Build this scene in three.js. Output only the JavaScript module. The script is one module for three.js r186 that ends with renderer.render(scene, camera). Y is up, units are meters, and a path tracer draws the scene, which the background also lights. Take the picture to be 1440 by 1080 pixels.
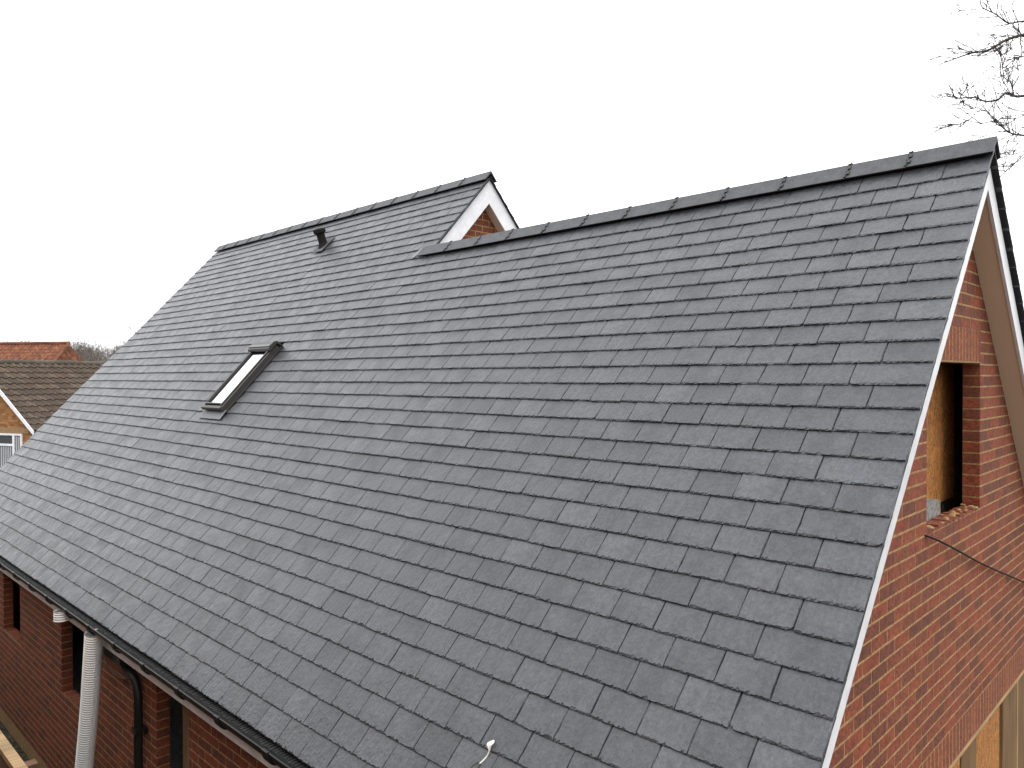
import * as THREE from 'three';
import { mergeGeometries } from 'three/addons/utils/BufferGeometryUtils.js';

// ------------------------------------------------------------------ camera, sky, sun
const Y0 = 5.78;                                  // near ridge datum above the ground
const TH = 0.825895;                              // roof pitch (47.3 degrees)
const G = 0.155, W = 0.2497;                      // slate gauge and width
const CAM = new THREE.Vector3(1.113, -1.325 + Y0, 5.278);
const scene = new THREE.Scene();
const camera = new THREE.PerspectiveCamera(53.955, 4 / 3, 0.1, 3000);
camera.position.copy(CAM);
camera.rotation.set(-0.00966, 0.773747, -0.002542, 'YXZ');
camera.updateMatrixWorld(true); camera.updateProjectionMatrix();
scene.add(camera);

const renderer = new THREE.WebGLRenderer({ antialias: true });
renderer.toneMapping = THREE.LinearToneMapping;
renderer.toneMappingExposure = 1.45;
renderer.shadowMap.enabled = true;
renderer.setSize(1024, 768);

{ // bright overcast: an even white cloud layer, a touch brighter overhead
  const w = 128, h = 64, d = new Float32Array(w * h * 4);
  for (let j = 0; j < h; j++) for (let i = 0; i < w; i++) {
    const el = (j + 0.5) / h * Math.PI - Math.PI / 2;
    const a = i / w * Math.PI * 2;
    const m = 1 + 0.03 * Math.sin(a * 3 + el * 4) + 0.025 * Math.sin(a * 5 - el * 7 + 1);
    const v = el > -0.05 ? (1.38 + 0.30 * Math.max(0, Math.sin(el))) * m : 0.25;
    d.set([v * 0.988, v * 0.996, v * 1.015, 1], (j * w + i) * 4);
  }
  const t = new THREE.DataTexture(d, w, h, THREE.RGBAFormat, THREE.FloatType);
  t.mapping = THREE.EquirectangularReflectionMapping; t.magFilter = t.minFilter = THREE.LinearFilter;
  t.needsUpdate = true;
  scene.background = t; scene.environment = t;
}
const sun = new THREE.DirectionalLight(0xfff4e6, 0.7);
sun.position.set(8, 24, 7); sun.target.position.set(-4, 0, 0);
sun.castShadow = true; sun.shadow.radius = 40; sun.shadow.mapSize.set(2048, 2048);
Object.assign(sun.shadow.camera, { left: -25, right: 25, top: 25, bottom: -25, near: 1, far: 80 });
scene.add(sun, sun.target);

// ------------------------------------------------------------------ helpers
let seed = 20240611;
function rnd() { seed |= 0; seed = seed + 0x6D2B79F5 | 0; let t = Math.imul(seed ^ seed >>> 15, 1 | seed); t = t + Math.imul(t ^ t >>> 7, 61 | t) ^ t; return ((t ^ t >>> 14) >>> 0) / 4294967296; }
const rr = (a, b) => a + (b - a) * rnd();
const pick = a => a[Math.floor(rnd() * a.length)];
const V3 = (x, y, z) => new THREE.Vector3(x, y, z);
const clamp = (x, a, b) => Math.min(b, Math.max(a, x));

function noiseGrid(n) { const a = new Float32Array(n * n); for (let i = 0; i < n * n; i++) a[i] = rnd(); return a; }
function pnoise(g, n, x, y) {                                   // periodic value noise, x y in cells
  const xi = Math.floor(x), yi = Math.floor(y), fx = x - xi, fy = y - yi;
  const sx = fx * fx * (3 - 2 * fx), sy = fy * fy * (3 - 2 * fy);
  const m = (a) => ((a % n) + n) % n, a = m(xi), b = m(xi + 1), c = m(yi), e = m(yi + 1);
  return (g[c * n + a] * (1 - sx) + g[c * n + b] * sx) * (1 - sy) + (g[e * n + a] * (1 - sx) + g[e * n + b] * sx) * sy;
}
function rectNoise(nx, ny) {                                    // periodic noise with nx by ny cells per tile
  const a = new Float32Array(nx * ny); for (let i = 0; i < nx * ny; i++) a[i] = rnd();
  return (u, v) => {
    const x = u * nx, y = v * ny, xi = Math.floor(x), yi = Math.floor(y), fx = x - xi, fy = y - yi;
    const sx = fx * fx * (3 - 2 * fx), sy = fy * fy * (3 - 2 * fy);
    const X = ((xi % nx) + nx) % nx, X1 = (X + 1) % nx, Y = ((yi % ny) + ny) % ny, Y1 = (Y + 1) % ny;
    return (a[Y * nx + X] * (1 - sx) + a[Y * nx + X1] * sx) * (1 - sy) + (a[Y1 * nx + X] * (1 - sx) + a[Y1 * nx + X1] * sx) * sy;
  };
}
function tex(n, fn, srgb, rep = 1, m = n) {                     // fn(u,v) -> [r,g,b] 0..1
  const d = new Uint8Array(n * m * 4);
  for (let j = 0; j < m; j++) for (let i = 0; i < n; i++) {
    const c = fn(i / n, j / m), k = (j * n + i) * 4;
    if (typeof c === 'number') { d[k] = d[k + 1] = d[k + 2] = clamp(c, 0, 1) * 255; } else for (let q = 0; q < 3; q++) d[k + q] = clamp(c[q], 0, 1) * 255;
    d[k + 3] = 255;
  }
  const t = new THREE.DataTexture(d, n, m, THREE.RGBAFormat);
  t.wrapS = t.wrapT = THREE.RepeatWrapping; t.magFilter = THREE.LinearFilter; t.minFilter = THREE.LinearMipmapLinearFilter; t.generateMipmaps = true;
  if (srgb) t.colorSpace = THREE.SRGBColorSpace;
  t.repeat.set(rep, rep); t.needsUpdate = true; return t;
}
const lin = (r, g, b) => new THREE.Color().setRGB(r, g, b);
const std = (o) => new THREE.MeshStandardMaterial(o);

const taken = {};
function numbered(n) { if (!(n in taken)) { taken[n] = 0; return n; } taken[n]++; return n + '_' + String(taken[n]).padStart(3, '0'); }
function mesh(name, geo, mat, parent) { const m = new THREE.Mesh(geo, mat); m.name = name; m.castShadow = m.receiveShadow = true; if (parent) parent.add(m); return m; }
function thing(o, name, label, category, group) { o.name = numbered(name); o.userData.label = label; o.userData.category = category; if (group) o.userData.group = group; scene.add(o); return o; }
function structure(o, name) { o.name = name; o.userData.kind = 'structure'; scene.add(o); return o; }
function merge(list) { return mergeGeometries(list.map(g => { const q = g.index ? g.toNonIndexed() : g; for (const k of Object.keys(q.attributes)) if (!['position', 'normal', 'uv', 'color'].includes(k)) q.deleteAttribute(k); return q; })); }
function tint(geo, c) { const n = geo.attributes.position.count, a = new Float32Array(n * 3); for (let i = 0; i < n; i++) { a[i * 3] = c.r; a[i * 3 + 1] = c.g; a[i * 3 + 2] = c.b; } geo.setAttribute('color', new THREE.BufferAttribute(a, 3)); return geo; }
// box given by two corners, uv in metres
function box(x0, y0, z0, x1, y1, z1) {
  const g = new THREE.BoxGeometry(x1 - x0, y1 - y0, z1 - z0).toNonIndexed(); g.translate((x0 + x1) / 2, (y0 + y1) / 2, (z0 + z1) / 2);
  return boxUV(g);
}
function boxUV(g) {
  const p = g.attributes.position, n = g.attributes.normal, uv = new Float32Array(p.count * 2);
  for (let i = 0; i < p.count; i++) {
    const ax = Math.abs(n.getX(i)), ay = Math.abs(n.getY(i)), az = Math.abs(n.getZ(i));
    if (ax >= ay && ax >= az) { uv[i * 2] = p.getZ(i); uv[i * 2 + 1] = p.getY(i); } else if (ay >= az) { uv[i * 2] = p.getX(i); uv[i * 2 + 1] = p.getZ(i); } else { uv[i * 2] = p.getX(i); uv[i * 2 + 1] = p.getY(i); }
  }
  g.setAttribute('uv', new THREE.BufferAttribute(uv, 2)); return g;
}
// bar with a slightly chamfered rectangular section between two points; up is the direction of its height
function bar(a, b, wd, ht, up = V3(0, 1, 0), ch = 0.003) {
  const d = b.clone().sub(a), L = d.length(); d.normalize();
  const s = new THREE.Vector3().crossVectors(up, d).normalize(), u = new THREE.Vector3().crossVectors(d, s);
  const c = Math.min(ch, wd / 4, ht / 4), w2 = wd / 2, h2 = ht / 2;
  const sh = new THREE.Shape([[-w2 + c, -h2], [w2 - c, -h2], [w2, -h2 + c], [w2, h2 - c], [w2 - c, h2], [-w2 + c, h2], [-w2, h2 - c], [-w2, -h2 + c]].map(p => new THREE.Vector2(...p)));
  let g = new THREE.ExtrudeGeometry(sh, { depth: L, bevelEnabled: false });
  g = g.index ? g.toNonIndexed() : g; boxUV(g);
  g.applyMatrix4(new THREE.Matrix4().makeBasis(s, u, d).setPosition(a)); return g;
}
function tube(pts, r0, r1 = r0, seg = 6, n = 0) {               // tapered tube through points
  const cur = new THREE.CatmullRomCurve3(pts, false, 'centripetal'), N = n || Math.max(2, (pts.length - 1) * 3);
  const P = [], I = [], UV = []; let prev = V3(0.31, 0.9, 0.27);
  for (let i = 0; i <= N; i++) {
    const t = i / N, c = cur.getPoint(t), d = cur.getTangent(t), s = new THREE.Vector3().crossVectors(prev, d).normalize(), u = new THREE.Vector3().crossVectors(d, s), r = r0 + (r1 - r0) * t;
    prev = u;
    for (let k = 0; k <= seg; k++) { const a = k / seg * Math.PI * 2; P.push(c.x + r * (Math.cos(a) * s.x + Math.sin(a) * u.x), c.y + r * (Math.cos(a) * s.y + Math.sin(a) * u.y), c.z + r * (Math.cos(a) * s.z + Math.sin(a) * u.z)); UV.push(k / seg, t * 3); }
  }
  for (let i = 0; i < N; i++) for (let k = 0; k < seg; k++) { const a = i * (seg + 1) + k, b = a + seg + 1; I.push(a, b, a + 1, b, b + 1, a + 1); }
  const g = new THREE.BufferGeometry(); g.setAttribute('position', new THREE.Float32BufferAttribute(P, 3)); g.setAttribute('uv', new THREE.Float32BufferAttribute(UV, 2)); g.setIndex(I); g.computeVertexNormals(); return g.toNonIndexed();
}
function poly(pts, tris) {                                      // flat-shaded triangles, uv by dominant plane
  const P = []; for (const t of tris) for (const i of t) P.push(...pts[i]);
  const g = new THREE.BufferGeometry(); g.setAttribute('position', new THREE.Float32BufferAttribute(P, 3)); g.computeVertexNormals(); return boxUV(g);
}
function prism(outline, a, b, axis = 'x') {                     // outline in the other two axes ([z,y] for x, [x,y] for z), from a to b
  const sh = new THREE.Shape(outline.map(p => new THREE.Vector2(...p)));
  let g = new THREE.ExtrudeGeometry(sh, { depth: b - a, bevelEnabled: false }); g = g.index ? g.toNonIndexed() : g;
  if (axis === 'x') { g.rotateY(-Math.PI / 2); g.scale(-1, 1, 1); flip(g); g.translate(a, 0, 0); } else g.translate(0, 0, a);
  g.computeVertexNormals(); return boxUV(g);
}
function flip(g) { for (const k of ['position', 'normal', 'uv']) { const A = g.attributes[k]; if (!A) continue; const n = A.itemSize, d = A.array; for (let i = 0; i < d.length; i += 3 * n) for (let q = 0; q < n; q++) { const t = d[i + n + q]; d[i + n + q] = d[i + 2 * n + q]; d[i + 2 * n + q] = t; } } return g; }
const tmpV = new THREE.Vector3();
function pix(v) { tmpV.copy(v).project(camera); return [(tmpV.x + 1) * 720, (1 - tmpV.y) * 540, tmpV.z]; }
function pxArea(pts) { const q = pts.map(pix); let a = 0, inside = false; for (let i = 0; i < q.length; i++) { const [x, y, z] = q[i], [x2, y2] = q[(i + 1) % q.length]; a += x * y2 - x2 * y; if (x > 0 && x < 1440 && y > 0 && y < 1080 && z < 1) inside = true; } return inside ? Math.abs(a) / 2 : 0; }
// a photo pixel followed to a plane of the building (x, y or z fixed)
function at(px, py, axis, val) {
  const d = V3((px - 720) / 1060.83, -(py - 540) / 1060.83, -1).applyEuler(camera.rotation);
  const t = (val - CAM[axis]) / d[axis]; return CAM.clone().addScaledVector(d, t);
}
function atDepth(px, py, D) { return V3((px - 720) / 1060.83, -(py - 540) / 1060.83, -1).applyEuler(camera.rotation).multiplyScalar(D).add(CAM); }

// ------------------------------------------------------------------ materials
const nA = rectNoise(90, 14), nB = rectNoise(220, 26), nC = rectNoise(9, 9), nD = rectNoise(300, 300), nE = rectNoise(28, 28), nF = rectNoise(80, 80), nG = rectNoise(5, 5), nH = rectNoise(400, 60);
const scratch = [];                                              // fine pale scratches and specks on the slate
for (let i = 0; i < 90; i++) scratch.push([rnd(), rnd(), rr(0.002, 0.02), rr(-0.3, 0.3), rr(0.0006, 0.0014)]);
const slateMark = new Float32Array(1024 * 1024);
for (const [x, y, L, s, w] of scratch) for (let k = 0; k < L * 1600; k++) { const yy = y + k / 1600, xx = x + s * k / 1600; for (let q = -w * 700; q <= w * 700; q++) slateMark[(Math.floor(yy * 1024) & 1023) * 1024 + (Math.floor(xx * 1024 + q) & 1023)] = rr(0.2, 1); }
const slateCol = tex(1024, (u, v) => {
  const s = 0.80 + 0.05 * (nA(u, v) - 0.5) + 0.07 * (nB(u, v) - 0.5) + 0.09 * (nC(u, v) - 0.5) + 0.16 * (nD(u, v) - 0.5) + 0.12 * (nE(u, v) - 0.5) + 0.12 * (nF(u, v) - 0.5) + 0.07 * (nH(u, v) - 0.5) + 0.16 * slateMark[(Math.floor(v * 1024) & 1023) * 1024 + (Math.floor(u * 1024) & 1023)];
  return [s * (0.985 + 0.03 * nE(v, u)), s, s * 1.005];
}, true);
const slateBump = tex(1024, (u, v) => 0.5 + 0.34 * (nA(u, v) - 0.5) + 0.26 * (nB(u, v) - 0.5) + 0.5 * (nE(u, v) - 0.5) + 0.34 * (nF(u, v) - 0.5) + 0.24 * (nD(u, v) - 0.5));
const slateRough = tex(512, (u, v) => 0.78 + 0.25 * (nE(u, v) - 0.5) + 0.3 * (nC(v, u) - 0.5) + 0.15 * (nB(u, v) - 0.5));
const slateMat = std({ vertexColors: true, map: slateCol, bumpMap: slateBump, bumpScale: 0.0034, roughnessMap: slateRough, roughness: 0.54, metalness: 0 });
const SLATE = [0.092, 0.098, 0.108];
const slateTones = []; for (let i = 0; i < 12; i++) { const k = [0.80, 0.90, 0.94, 0.97, 1, 1, 1.03, 1.07, 1.11, 1.2, 1.0, 0.86][i]; slateTones.push(lin(SLATE[0] * k * rr(0.985, 1.02), SLATE[1] * k, SLATE[2] * k * rr(0.98, 1.02))); }
const ridgeMat = std({ color: lin(0.076, 0.080, 0.088), map: slateCol, bumpMap: tex(256, (u, v) => nD(u, v)), bumpScale: 0.0006, roughness: 0.6 });
const blackPlastic = new THREE.MeshPhysicalMaterial({ color: lin(0.012, 0.012, 0.012), roughness: 0.42, specularIntensity: 0.7 });
const blackMatt = new THREE.MeshPhysicalMaterial({ color: lin(0.012, 0.0115, 0.011), roughness: 0.85, specularIntensity: 0.4 });
const deckMat = std({ color: lin(0.02, 0.02, 0.021), roughness: 0.95 });
const whiteN = tex(512, (u, v) => { const k = 0.93 + 0.05 * (nE(u, v) - 0.5) + 0.05 * (nC(u, v) - 0.5) + 0.03 * (nD(u, v) - 0.5); return [k, k, k * 1.0]; }, true);
const whiteMat = std({ color: lin(0.82, 0.82, 0.84), map: whiteN, roughness: 0.4 });

const brickCol = tex(512, (u, v) => {
  const s = 0.82 + 0.22 * (nF(u, v) - 0.5) + 0.24 * (nD(u, v) - 0.5) + 0.2 * (nE(u, v) - 0.5);
  const soot = nC(u, v) * 0.5 + nE(v, u) * 0.5; const k = soot > 0.68 ? 0.9 : 1;
  return [s * k, s * k * (0.97 + 0.1 * nF(v, u)), s * k * (0.97 + 0.1 * nF(v, u))];
}, true, 2);
const brickBump = tex(512, (u, v) => 0.4 * nD(u, v) + 0.4 * nF(u, v) + 0.3 * nE(u, v), false, 2);
const brickMat = std({ vertexColors: true, map: brickCol, bumpMap: brickBump, bumpScale: 0.003, roughness: 0.88 });
const mortarMat = std({ color: lin(0.50, 0.30, 0.125), map: brickCol, bumpMap: brickBump, bumpScale: 0.004, roughness: 0.95 });
const B0 = [0.285, 0.067, 0.028];
const brickTones = [[1, 1, 1], [1.08, 1, 0.95], [0.9, 0.95, 1], [1.15, 1.15, 1.1], [0.8, 0.85, 0.95], [0.70, 0.78, 0.88], [0.95, 1.05, 1.1], [1.0, 0.88, 0.85], [0.72, 0.8, 0.95], [1.2, 1.1, 1.0]].map(k => lin(B0[0] * k[0], B0[1] * k[1], B0[2] * k[2]));
const grain = (() => { const a = rectNoise(3, 60), b = rectNoise(6, 200), c = rectNoise(4, 9); return (u, v) => 0.5 * a(u, v) + 0.35 * b(u, v) + 0.3 * c(u, v) - 0.1; })();
const woodTex = tex(512, (u, v) => { const s = 0.72 + 0.34 * (grain(v, u) - 0.5) + 0.1 * (nD(u, v) - 0.5); return [s, s * 0.97, s * 0.93]; }, true);
const timberMat = std({ color: lin(0.34, 0.20, 0.085), map: woodTex, bumpMap: woodTex, bumpScale: 0.001, roughness: 0.8 });
const soffitMat = std({ color: lin(0.70, 0.54, 0.39), roughness: 0.75 });   // one even tan colour, no map
const paleTimber = std({ color: lin(0.62, 0.44, 0.24), map: woodTex, roughness: 0.8 });
const fenceMat = std({ color: lin(0.24, 0.13, 0.07), map: woodTex, bumpMap: woodTex, bumpScale: 0.0015, roughness: 0.9 });
const osbTex = (() => {                                          // strands of the board
  const n = 512, a = new Float32Array(n * n * 3).fill(0.7);
  for (let i = 0; i < 5200; i++) {
    const x = rnd() * n, y = rnd() * n, th = rr(-0.7, 0.7) + Math.PI / 2 + (rnd() < 0.18 ? 1.2 : 0), L = rr(12, 46), w = rr(1.5, 5), c = rr(0.5, 1.0), wm = rr(0.82, 1.05);
    const cx = Math.cos(th), sy = Math.sin(th);
    for (let s = 0; s < L; s += 0.7) for (let q = -w / 2; q < w / 2; q += 0.7) { const X = (Math.floor(x + s * cx - q * sy) + n * 4) % n, Y = (Math.floor(y + s * sy + q * cx) + n * 4) % n, k = (Y * n + X) * 3; a[k] = c; a[k + 1] = c * 0.93 * wm; a[k + 2] = c * 0.8 * wm; }
  }
  return tex(n, (u, v) => { const k = (Math.floor(v * n) * n + Math.floor(u * n)) * 3; return [a[k], a[k + 1], a[k + 2]]; }, true, 1.4);
})();
const osbMat = std({ color: lin(0.62, 0.34, 0.11), map: osbTex, bumpMap: osbTex, bumpScale: 0.001, roughness: 0.75 });
const blockMat = std({ color: lin(0.30, 0.29, 0.27), map: brickCol, bumpMap: brickBump, bumpScale: 0.005, roughness: 0.95 });
const leadMat = std({ color: lin(0.16, 0.167, 0.18), roughness: 0.5, metalness: 0.35 });
const corrMat = std({ color: lin(0.72, 0.72, 0.71), roughness: 0.5 });
const frameMat = std({ color: lin(0.055, 0.053, 0.05), roughness: 0.42, metalness: 0.45 });
const glassMat = new THREE.MeshPhysicalMaterial({ color: 0xffffff, roughness: 0.02, metalness: 0, ior: 1.52, transmission: 1, thickness: 0, specularIntensity: 1 });

// ------------------------------------------------------------------ ground
{
  const gm = tex(512, (u, v) => { const s = 0.5 + 0.5 * (nC(u, v) - 0.5) + 0.4 * (nE(u, v) - 0.5) + 0.5 * (nF(u, v) - 0.5); return [s, s * 0.98, s * 0.9]; }, true, 1);
  const g = new THREE.PlaneGeometry(1600, 1600, 1, 1); g.rotateX(-Math.PI / 2);
  const uv = g.attributes.uv; for (let i = 0; i < uv.count; i++) uv.setXY(i, uv.getX(i) * 800, uv.getY(i) * 800);
  const m = new THREE.Mesh(g, std({ color: lin(0.13, 0.115, 0.075), map: gm, bumpMap: gm, bumpScale: 0.03, roughness: 1 })); m.receiveShadow = true;
  structure(m, 'ground');
}

// ------------------------------------------------------------------ the slate-roofed house
const house = new THREE.Group();
thing(house, 'slate_roofed_house', 'red brick house under construction with wide grey slate roof and white bargeboards', 'house');
const ST = Math.sin(TH), CT = Math.cos(TH), TT = Math.tan(TH);
const LEN = 12.65, UF = 5.39;                     // far verge, and where the taller part begins
const VA = -0.115, VAF = -1.47, VE = 30 * G;      // apex of the lower and of the taller part, eave, all down the slope
const onRoof = (u, v, h = 0) => V3(-u, Y0 - ST * v + CT * h, CT * v + ST * h);
const apexN = onRoof(0, VA), apexF = onRoof(0, VAF);
const XW = -0.185, ZW = 2.95;                     // gable wall face, side wall face
const XF = -(UF + 0.13);                          // face of the taller part's gable wall
const XL = -(LEN - 0.15);                         // far end wall

// --- roof decks
const H = -0.05;
function deckQuad(list) { const pts = list.map(([u, v]) => [-u, H, v]); return pts; }
const deckF = (() => {
  const p = deckQuad([[0.03, VA], [UF, VA], [UF, VE - 0.03], [0.03, VE - 0.03], [UF, VAF], [LEN - 0.03, VAF], [LEN - 0.03, VE - 0.03]]);
  return poly(p, [[0, 1, 2], [0, 2, 3], [4, 5, 6], [4, 6, 2]]);
})();
const roof = mesh('roof', deckF, deckMat, house); roof.position.set(0, Y0, 0); roof.rotation.x = TH;
function backRoof(u0, u1, vA) {                   // the mirrored slope behind a ridge
  const ap = onRoof(0, vA), r = mesh('rear_roof', poly([[-u0 - 0.03, H, 0], [-u1, H, 0], [-u1, H, VE - vA], [-u0 - 0.03, H, VE - vA]], [[0, 1, 2], [0, 2, 3]]), deckMat, house);
  r.position.copy(ap); r.rotation.set(-TH, 0, 0); r.scale.z = 1; return r;
}
// --- slates
const T = 0.0065, TILT = Math.atan((T + 0.0055) / G), SL = 0.34;
function slateGeo(w, seedTone, rough = 1, simple = false) {
  const N = simple ? 1 : Math.round(w / 0.0105), M = simple ? 1 : 6, top = [], bot = [];
  const corner = rnd() < 0.10 ? (rnd() < 0.5 ? -1 : 1) : 0, cs = rr(0.004, 0.012);
  const Lv = (i) => -SL + (SL) * (1 - Math.pow(1 - i / M, 1.6));
  const clip = (x, z) => { if (corner) { const d = (corner * x) - w / 2 + cs + (z + cs * 0.8); if (d > 0) return [x - corner * d * 0.5, z - d * 0.5]; } return [x, z]; };
  for (let i = 0; i < M; i++) { const z = Lv(i); top.push(clip(-w / 2 + (rnd() < 0.3 ? rr(0.002, 0.006) : rr(0.0004, 0.0026)) * rough, z)); bot.push([-w / 2 + rr(0, 0.0008), z]); }
  let prev = 0.004;
  for (let i = 0; i <= N; i++) {
    const x = -w / 2 + w * i / N; prev = clamp(prev + rr(-0.004, 0.004), 0.001, 0.008); const ins = (rnd() < 0.4 ? rr(0.0005, 0.017) : prev) * rough;
    const xi = i === 0 ? 0.002 : i === N ? -0.002 : rr(-0.004, 0.004);
    top.push(clip(x + xi, -ins)); bot.push(clip(x + (i === 0 || i === N ? 0 : rr(-0.003, 0.003)), rr(-0.0022, 0.0006)));
  }
  for (let i = M - 1; i >= 0; i--) { const z = Lv(i); top.push(clip(w / 2 - (rnd() < 0.3 ? rr(0.002, 0.006) : rr(0.0004, 0.0026)) * rough, z)); bot.push([w / 2 - rr(0, 0.0008), z]); }
  const P = [], push = (a, ya) => P.push(a[0], ya, a[1]);
  const tri = THREE.ShapeUtils.triangulateShape(top.map(p => new THREE.Vector2(p[0], p[1])), []);
  const nTop = tri.length * 3;
  for (const t of tri) { for (const i of [t[0], t[2], t[1]]) push(top[i], 0); }
  const K = top.length;
  for (let i = 0; i < K; i++) { const j = (i + 1) % K; if (i === K - 1) continue; push(top[i], 0); push(bot[i], -T); push(top[j], 0); push(top[j], 0); push(bot[i], -T); push(bot[j], -T); }
  const btri = [[0, K - 1, M], [M, K - 1, K - 1 - M]]; for (const t of btri) for (const i of t) push(bot[i], -T);
  const g = new THREE.BufferGeometry(); g.setAttribute('position', new THREE.Float32BufferAttribute(P, 3));
  // make the top face up
  g.computeVertexNormals(); if (g.attributes.normal.getY(0) < 0) { flip(g); g.computeVertexNormals(); }
  const ou = rnd() * 7, ov = rnd() * 7, sx = rnd() < 0.5 ? 1 : -1, n = P.length / 3, uv = new Float32Array(n * 2), pa = g.attributes.position, ra = rr(-0.12, 0.12);
  for (let i = 0; i < n; i++) { const x = pa.getX(i) * sx, z = pa.getZ(i) + pa.getY(i); uv[i * 2] = x * Math.cos(ra) - z * Math.sin(ra) + ou; uv[i * 2 + 1] = x * Math.sin(ra) + z * Math.cos(ra) + ov; }
  g.setAttribute('uv', new THREE.BufferAttribute(uv, 2));
  tint(g, seedTone);                              // fresh dressed edges are paler, in patches
  const ca = g.attributes.color; for (let i = nTop; i < n; i += 3) { const k = rr(0.8, 1.55); for (let q = 0; q < 3 && i + q < n; q++) ca.setXYZ(i + q, seedTone.r * k, seedTone.g * k, seedTone.b * k); }
  return g;
}
const reg = [], big = [];
for (let i = 0; i < 44; i++) reg.push(slateGeo(W - 0.0035, slateTones[i % 12]));
for (let i = 0; i < 14; i++) big.push(slateGeo(W * 1.5 - 0.0035, slateTones[(i * 5) % 12], 1.25));
const winHole = (u0, u1, v0, v1) => u1 > 6.93 && u0 < 7.315 && v0 < 2.27 && v1 > 1.38;
const slates = [];
for (let k = -8; k <= 30; k++) {
  const v = k * G, start = k >= 1 ? 0 : UF - 0.02; let u = start, first = true;
  while (u < LEN - 0.01) {
    let w = first ? (k % 2 === 0 ? W * 1.5 : W) : W;
    let geo = (first && k % 2 === 0) ? pick(big) : pick(reg), sc = 1;
    if (u + w > LEN) { const cut = LEN - u; if (cut < 0.03) break; sc = cut / w; w = cut; }
    if (!winHole(u, u + w, v - G, v)) slates.push({ u: u + w / 2, v, w, sc, geo, dv: rr(-0.0022, 0.0022) + (rnd() < 0.05 ? rr(-0.004, 0.004) : 0), h: rr(0, 0.0016) + (rnd() < 0.06 ? 0.002 : 0), rot: rr(-0.0035, 0.0035), du: rr(-0.0008, 0.0008), tl: rr(-0.004, 0.004) });
    else {                                         // slates cut round the roof window
      const parts = []; if (u < 6.93 && u + w > 6.93) parts.push([u, 6.93]); if (u < 7.315 && u + w > 7.315) parts.push([7.315, u + w]);
      for (const [a, b] of parts) if (b - a > 0.03) slates.push({ u: (a + b) / 2, v, w: b - a, sc: (b - a) / W, geo, dv: 0, h: 0, rot: 0, du: 0, tl: 0 });
    }
    u += w; first = false;
  }
}
for (const s of slates) {
  const a = s.w / 2, P = [[-a, -G], [a, -G], [a, 0], [-a, 0]].map(([x, z]) => onRoof(s.u + x, s.v + z));
  s.area = pxArea(P); s.sz = Math.min(1, (s.v - (s.u < UF && s.v > 0 ? VA : VAF) - 0.012) / SL);
}
slates.sort((a, b) => b.area - a.area);
function poseSlate(o, s) { o.position.set(-s.u + s.du, s.h, s.v + s.dv); o.rotation.set(-TILT + s.tl, s.rot, 0); o.scale.set(s.sc, 1, s.sz); }
const dummy = new THREE.Object3D(), restSlates = [];
slates.forEach((s, i) => {
  if (i < 300) { const m = mesh('slate', s.geo, slateMat, roof); poseSlate(m, s); } else { poseSlate(dummy, s); dummy.updateMatrix(); restSlates.push(s.geo.clone().applyMatrix4(dummy.matrix)); }
});
{ const m = mesh('slate_courses', merge(restSlates), slateMat, roof); m.userData.kind = 'stuff'; }
// rear slopes: same slates, seen only at the verges
for (const [u0, u1, vA] of [[0, UF + 0.1, VA], [UF - 0.02, LEN, VAF]]) {
  const r = backRoof(u0, u1, vA), list = [], ap = onRoof(0, vA);
  r.rotation.set(0, 0, 0); r.position.set(0, 0, 0);
  // local frame: x along the ridge, y normal, z down the rear slope
  const M = new THREE.Matrix4().makeBasis(V3(-1, 0, 0), V3(0, CT, -ST), V3(0, -ST, -CT)).setPosition(ap);
  r.geometry.scale(-1, 1, 1); flip(r.geometry); r.geometry.computeVertexNormals(); r.matrixAutoUpdate = true; r.applyMatrix4(M);
  const simple = slateTones.map(c => slateGeo(W - 0.0035, c, 1, true)), rows = Math.floor((VE - vA) / G);
  for (let k = 1; k <= rows; k++) {
    let u = u0, first = true;
    while (u < u1 - 0.02) {
      let w = first && k % 2 ? W * 1.5 : W, ge = first ? (k % 2 ? pick(big) : pick(reg)) : pick(simple); const sc = Math.min(1, (u1 - u) / w);
      dummy.position.set(u + w * sc / 2, rr(0, 0.002), k * G + rr(-0.002, 0.002)); dummy.rotation.set(-TILT, 0, 0); dummy.scale.set(sc, 1, Math.min(1, (k * G - 0.012) / SL)); dummy.updateMatrix(); list.push(ge.clone().applyMatrix4(dummy.matrix));
      u += w; first = false;
    }
  }
  const m = mesh('slate_courses', merge(list), slateMat, r); m.userData.kind = 'stuff';
}

// --- ridge tiles with their unions, over a black ventilated roll
const ridgeProfile = (() => {
  const wing = 0.150, t = 0.014, a = Math.PI / 2 - TH;            // half of the opening angle
  const d = [Math.sin(a) * wing, -Math.cos(a) * wing], o = [[-d[0], d[1]], [-d[0] + t * Math.cos(a), d[1] - t * Math.sin(a) * 0.3], [0, -t / Math.sin(a)], [d[0] - t * Math.cos(a), d[1] - t * Math.sin(a) * 0.3], [d[0], d[1]], [d[0] * 0.06, 0.0], [-d[0] * 0.06, 0.0]];
  return new THREE.Shape(o.map(p => new THREE.Vector2(...p)));
})();
function ridgeGeo(L) { let g = new THREE.ExtrudeGeometry(ridgeProfile, { depth: L - 0.006, bevelEnabled: true, bevelThickness: 0.002, bevelSize: 0.0015, bevelSegments: 1 }); g = g.index ? g.toNonIndexed() : g; g.rotateY(-Math.PI / 2); g.translate(-0.003, 0, 0); return boxUV(g); }
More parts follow.
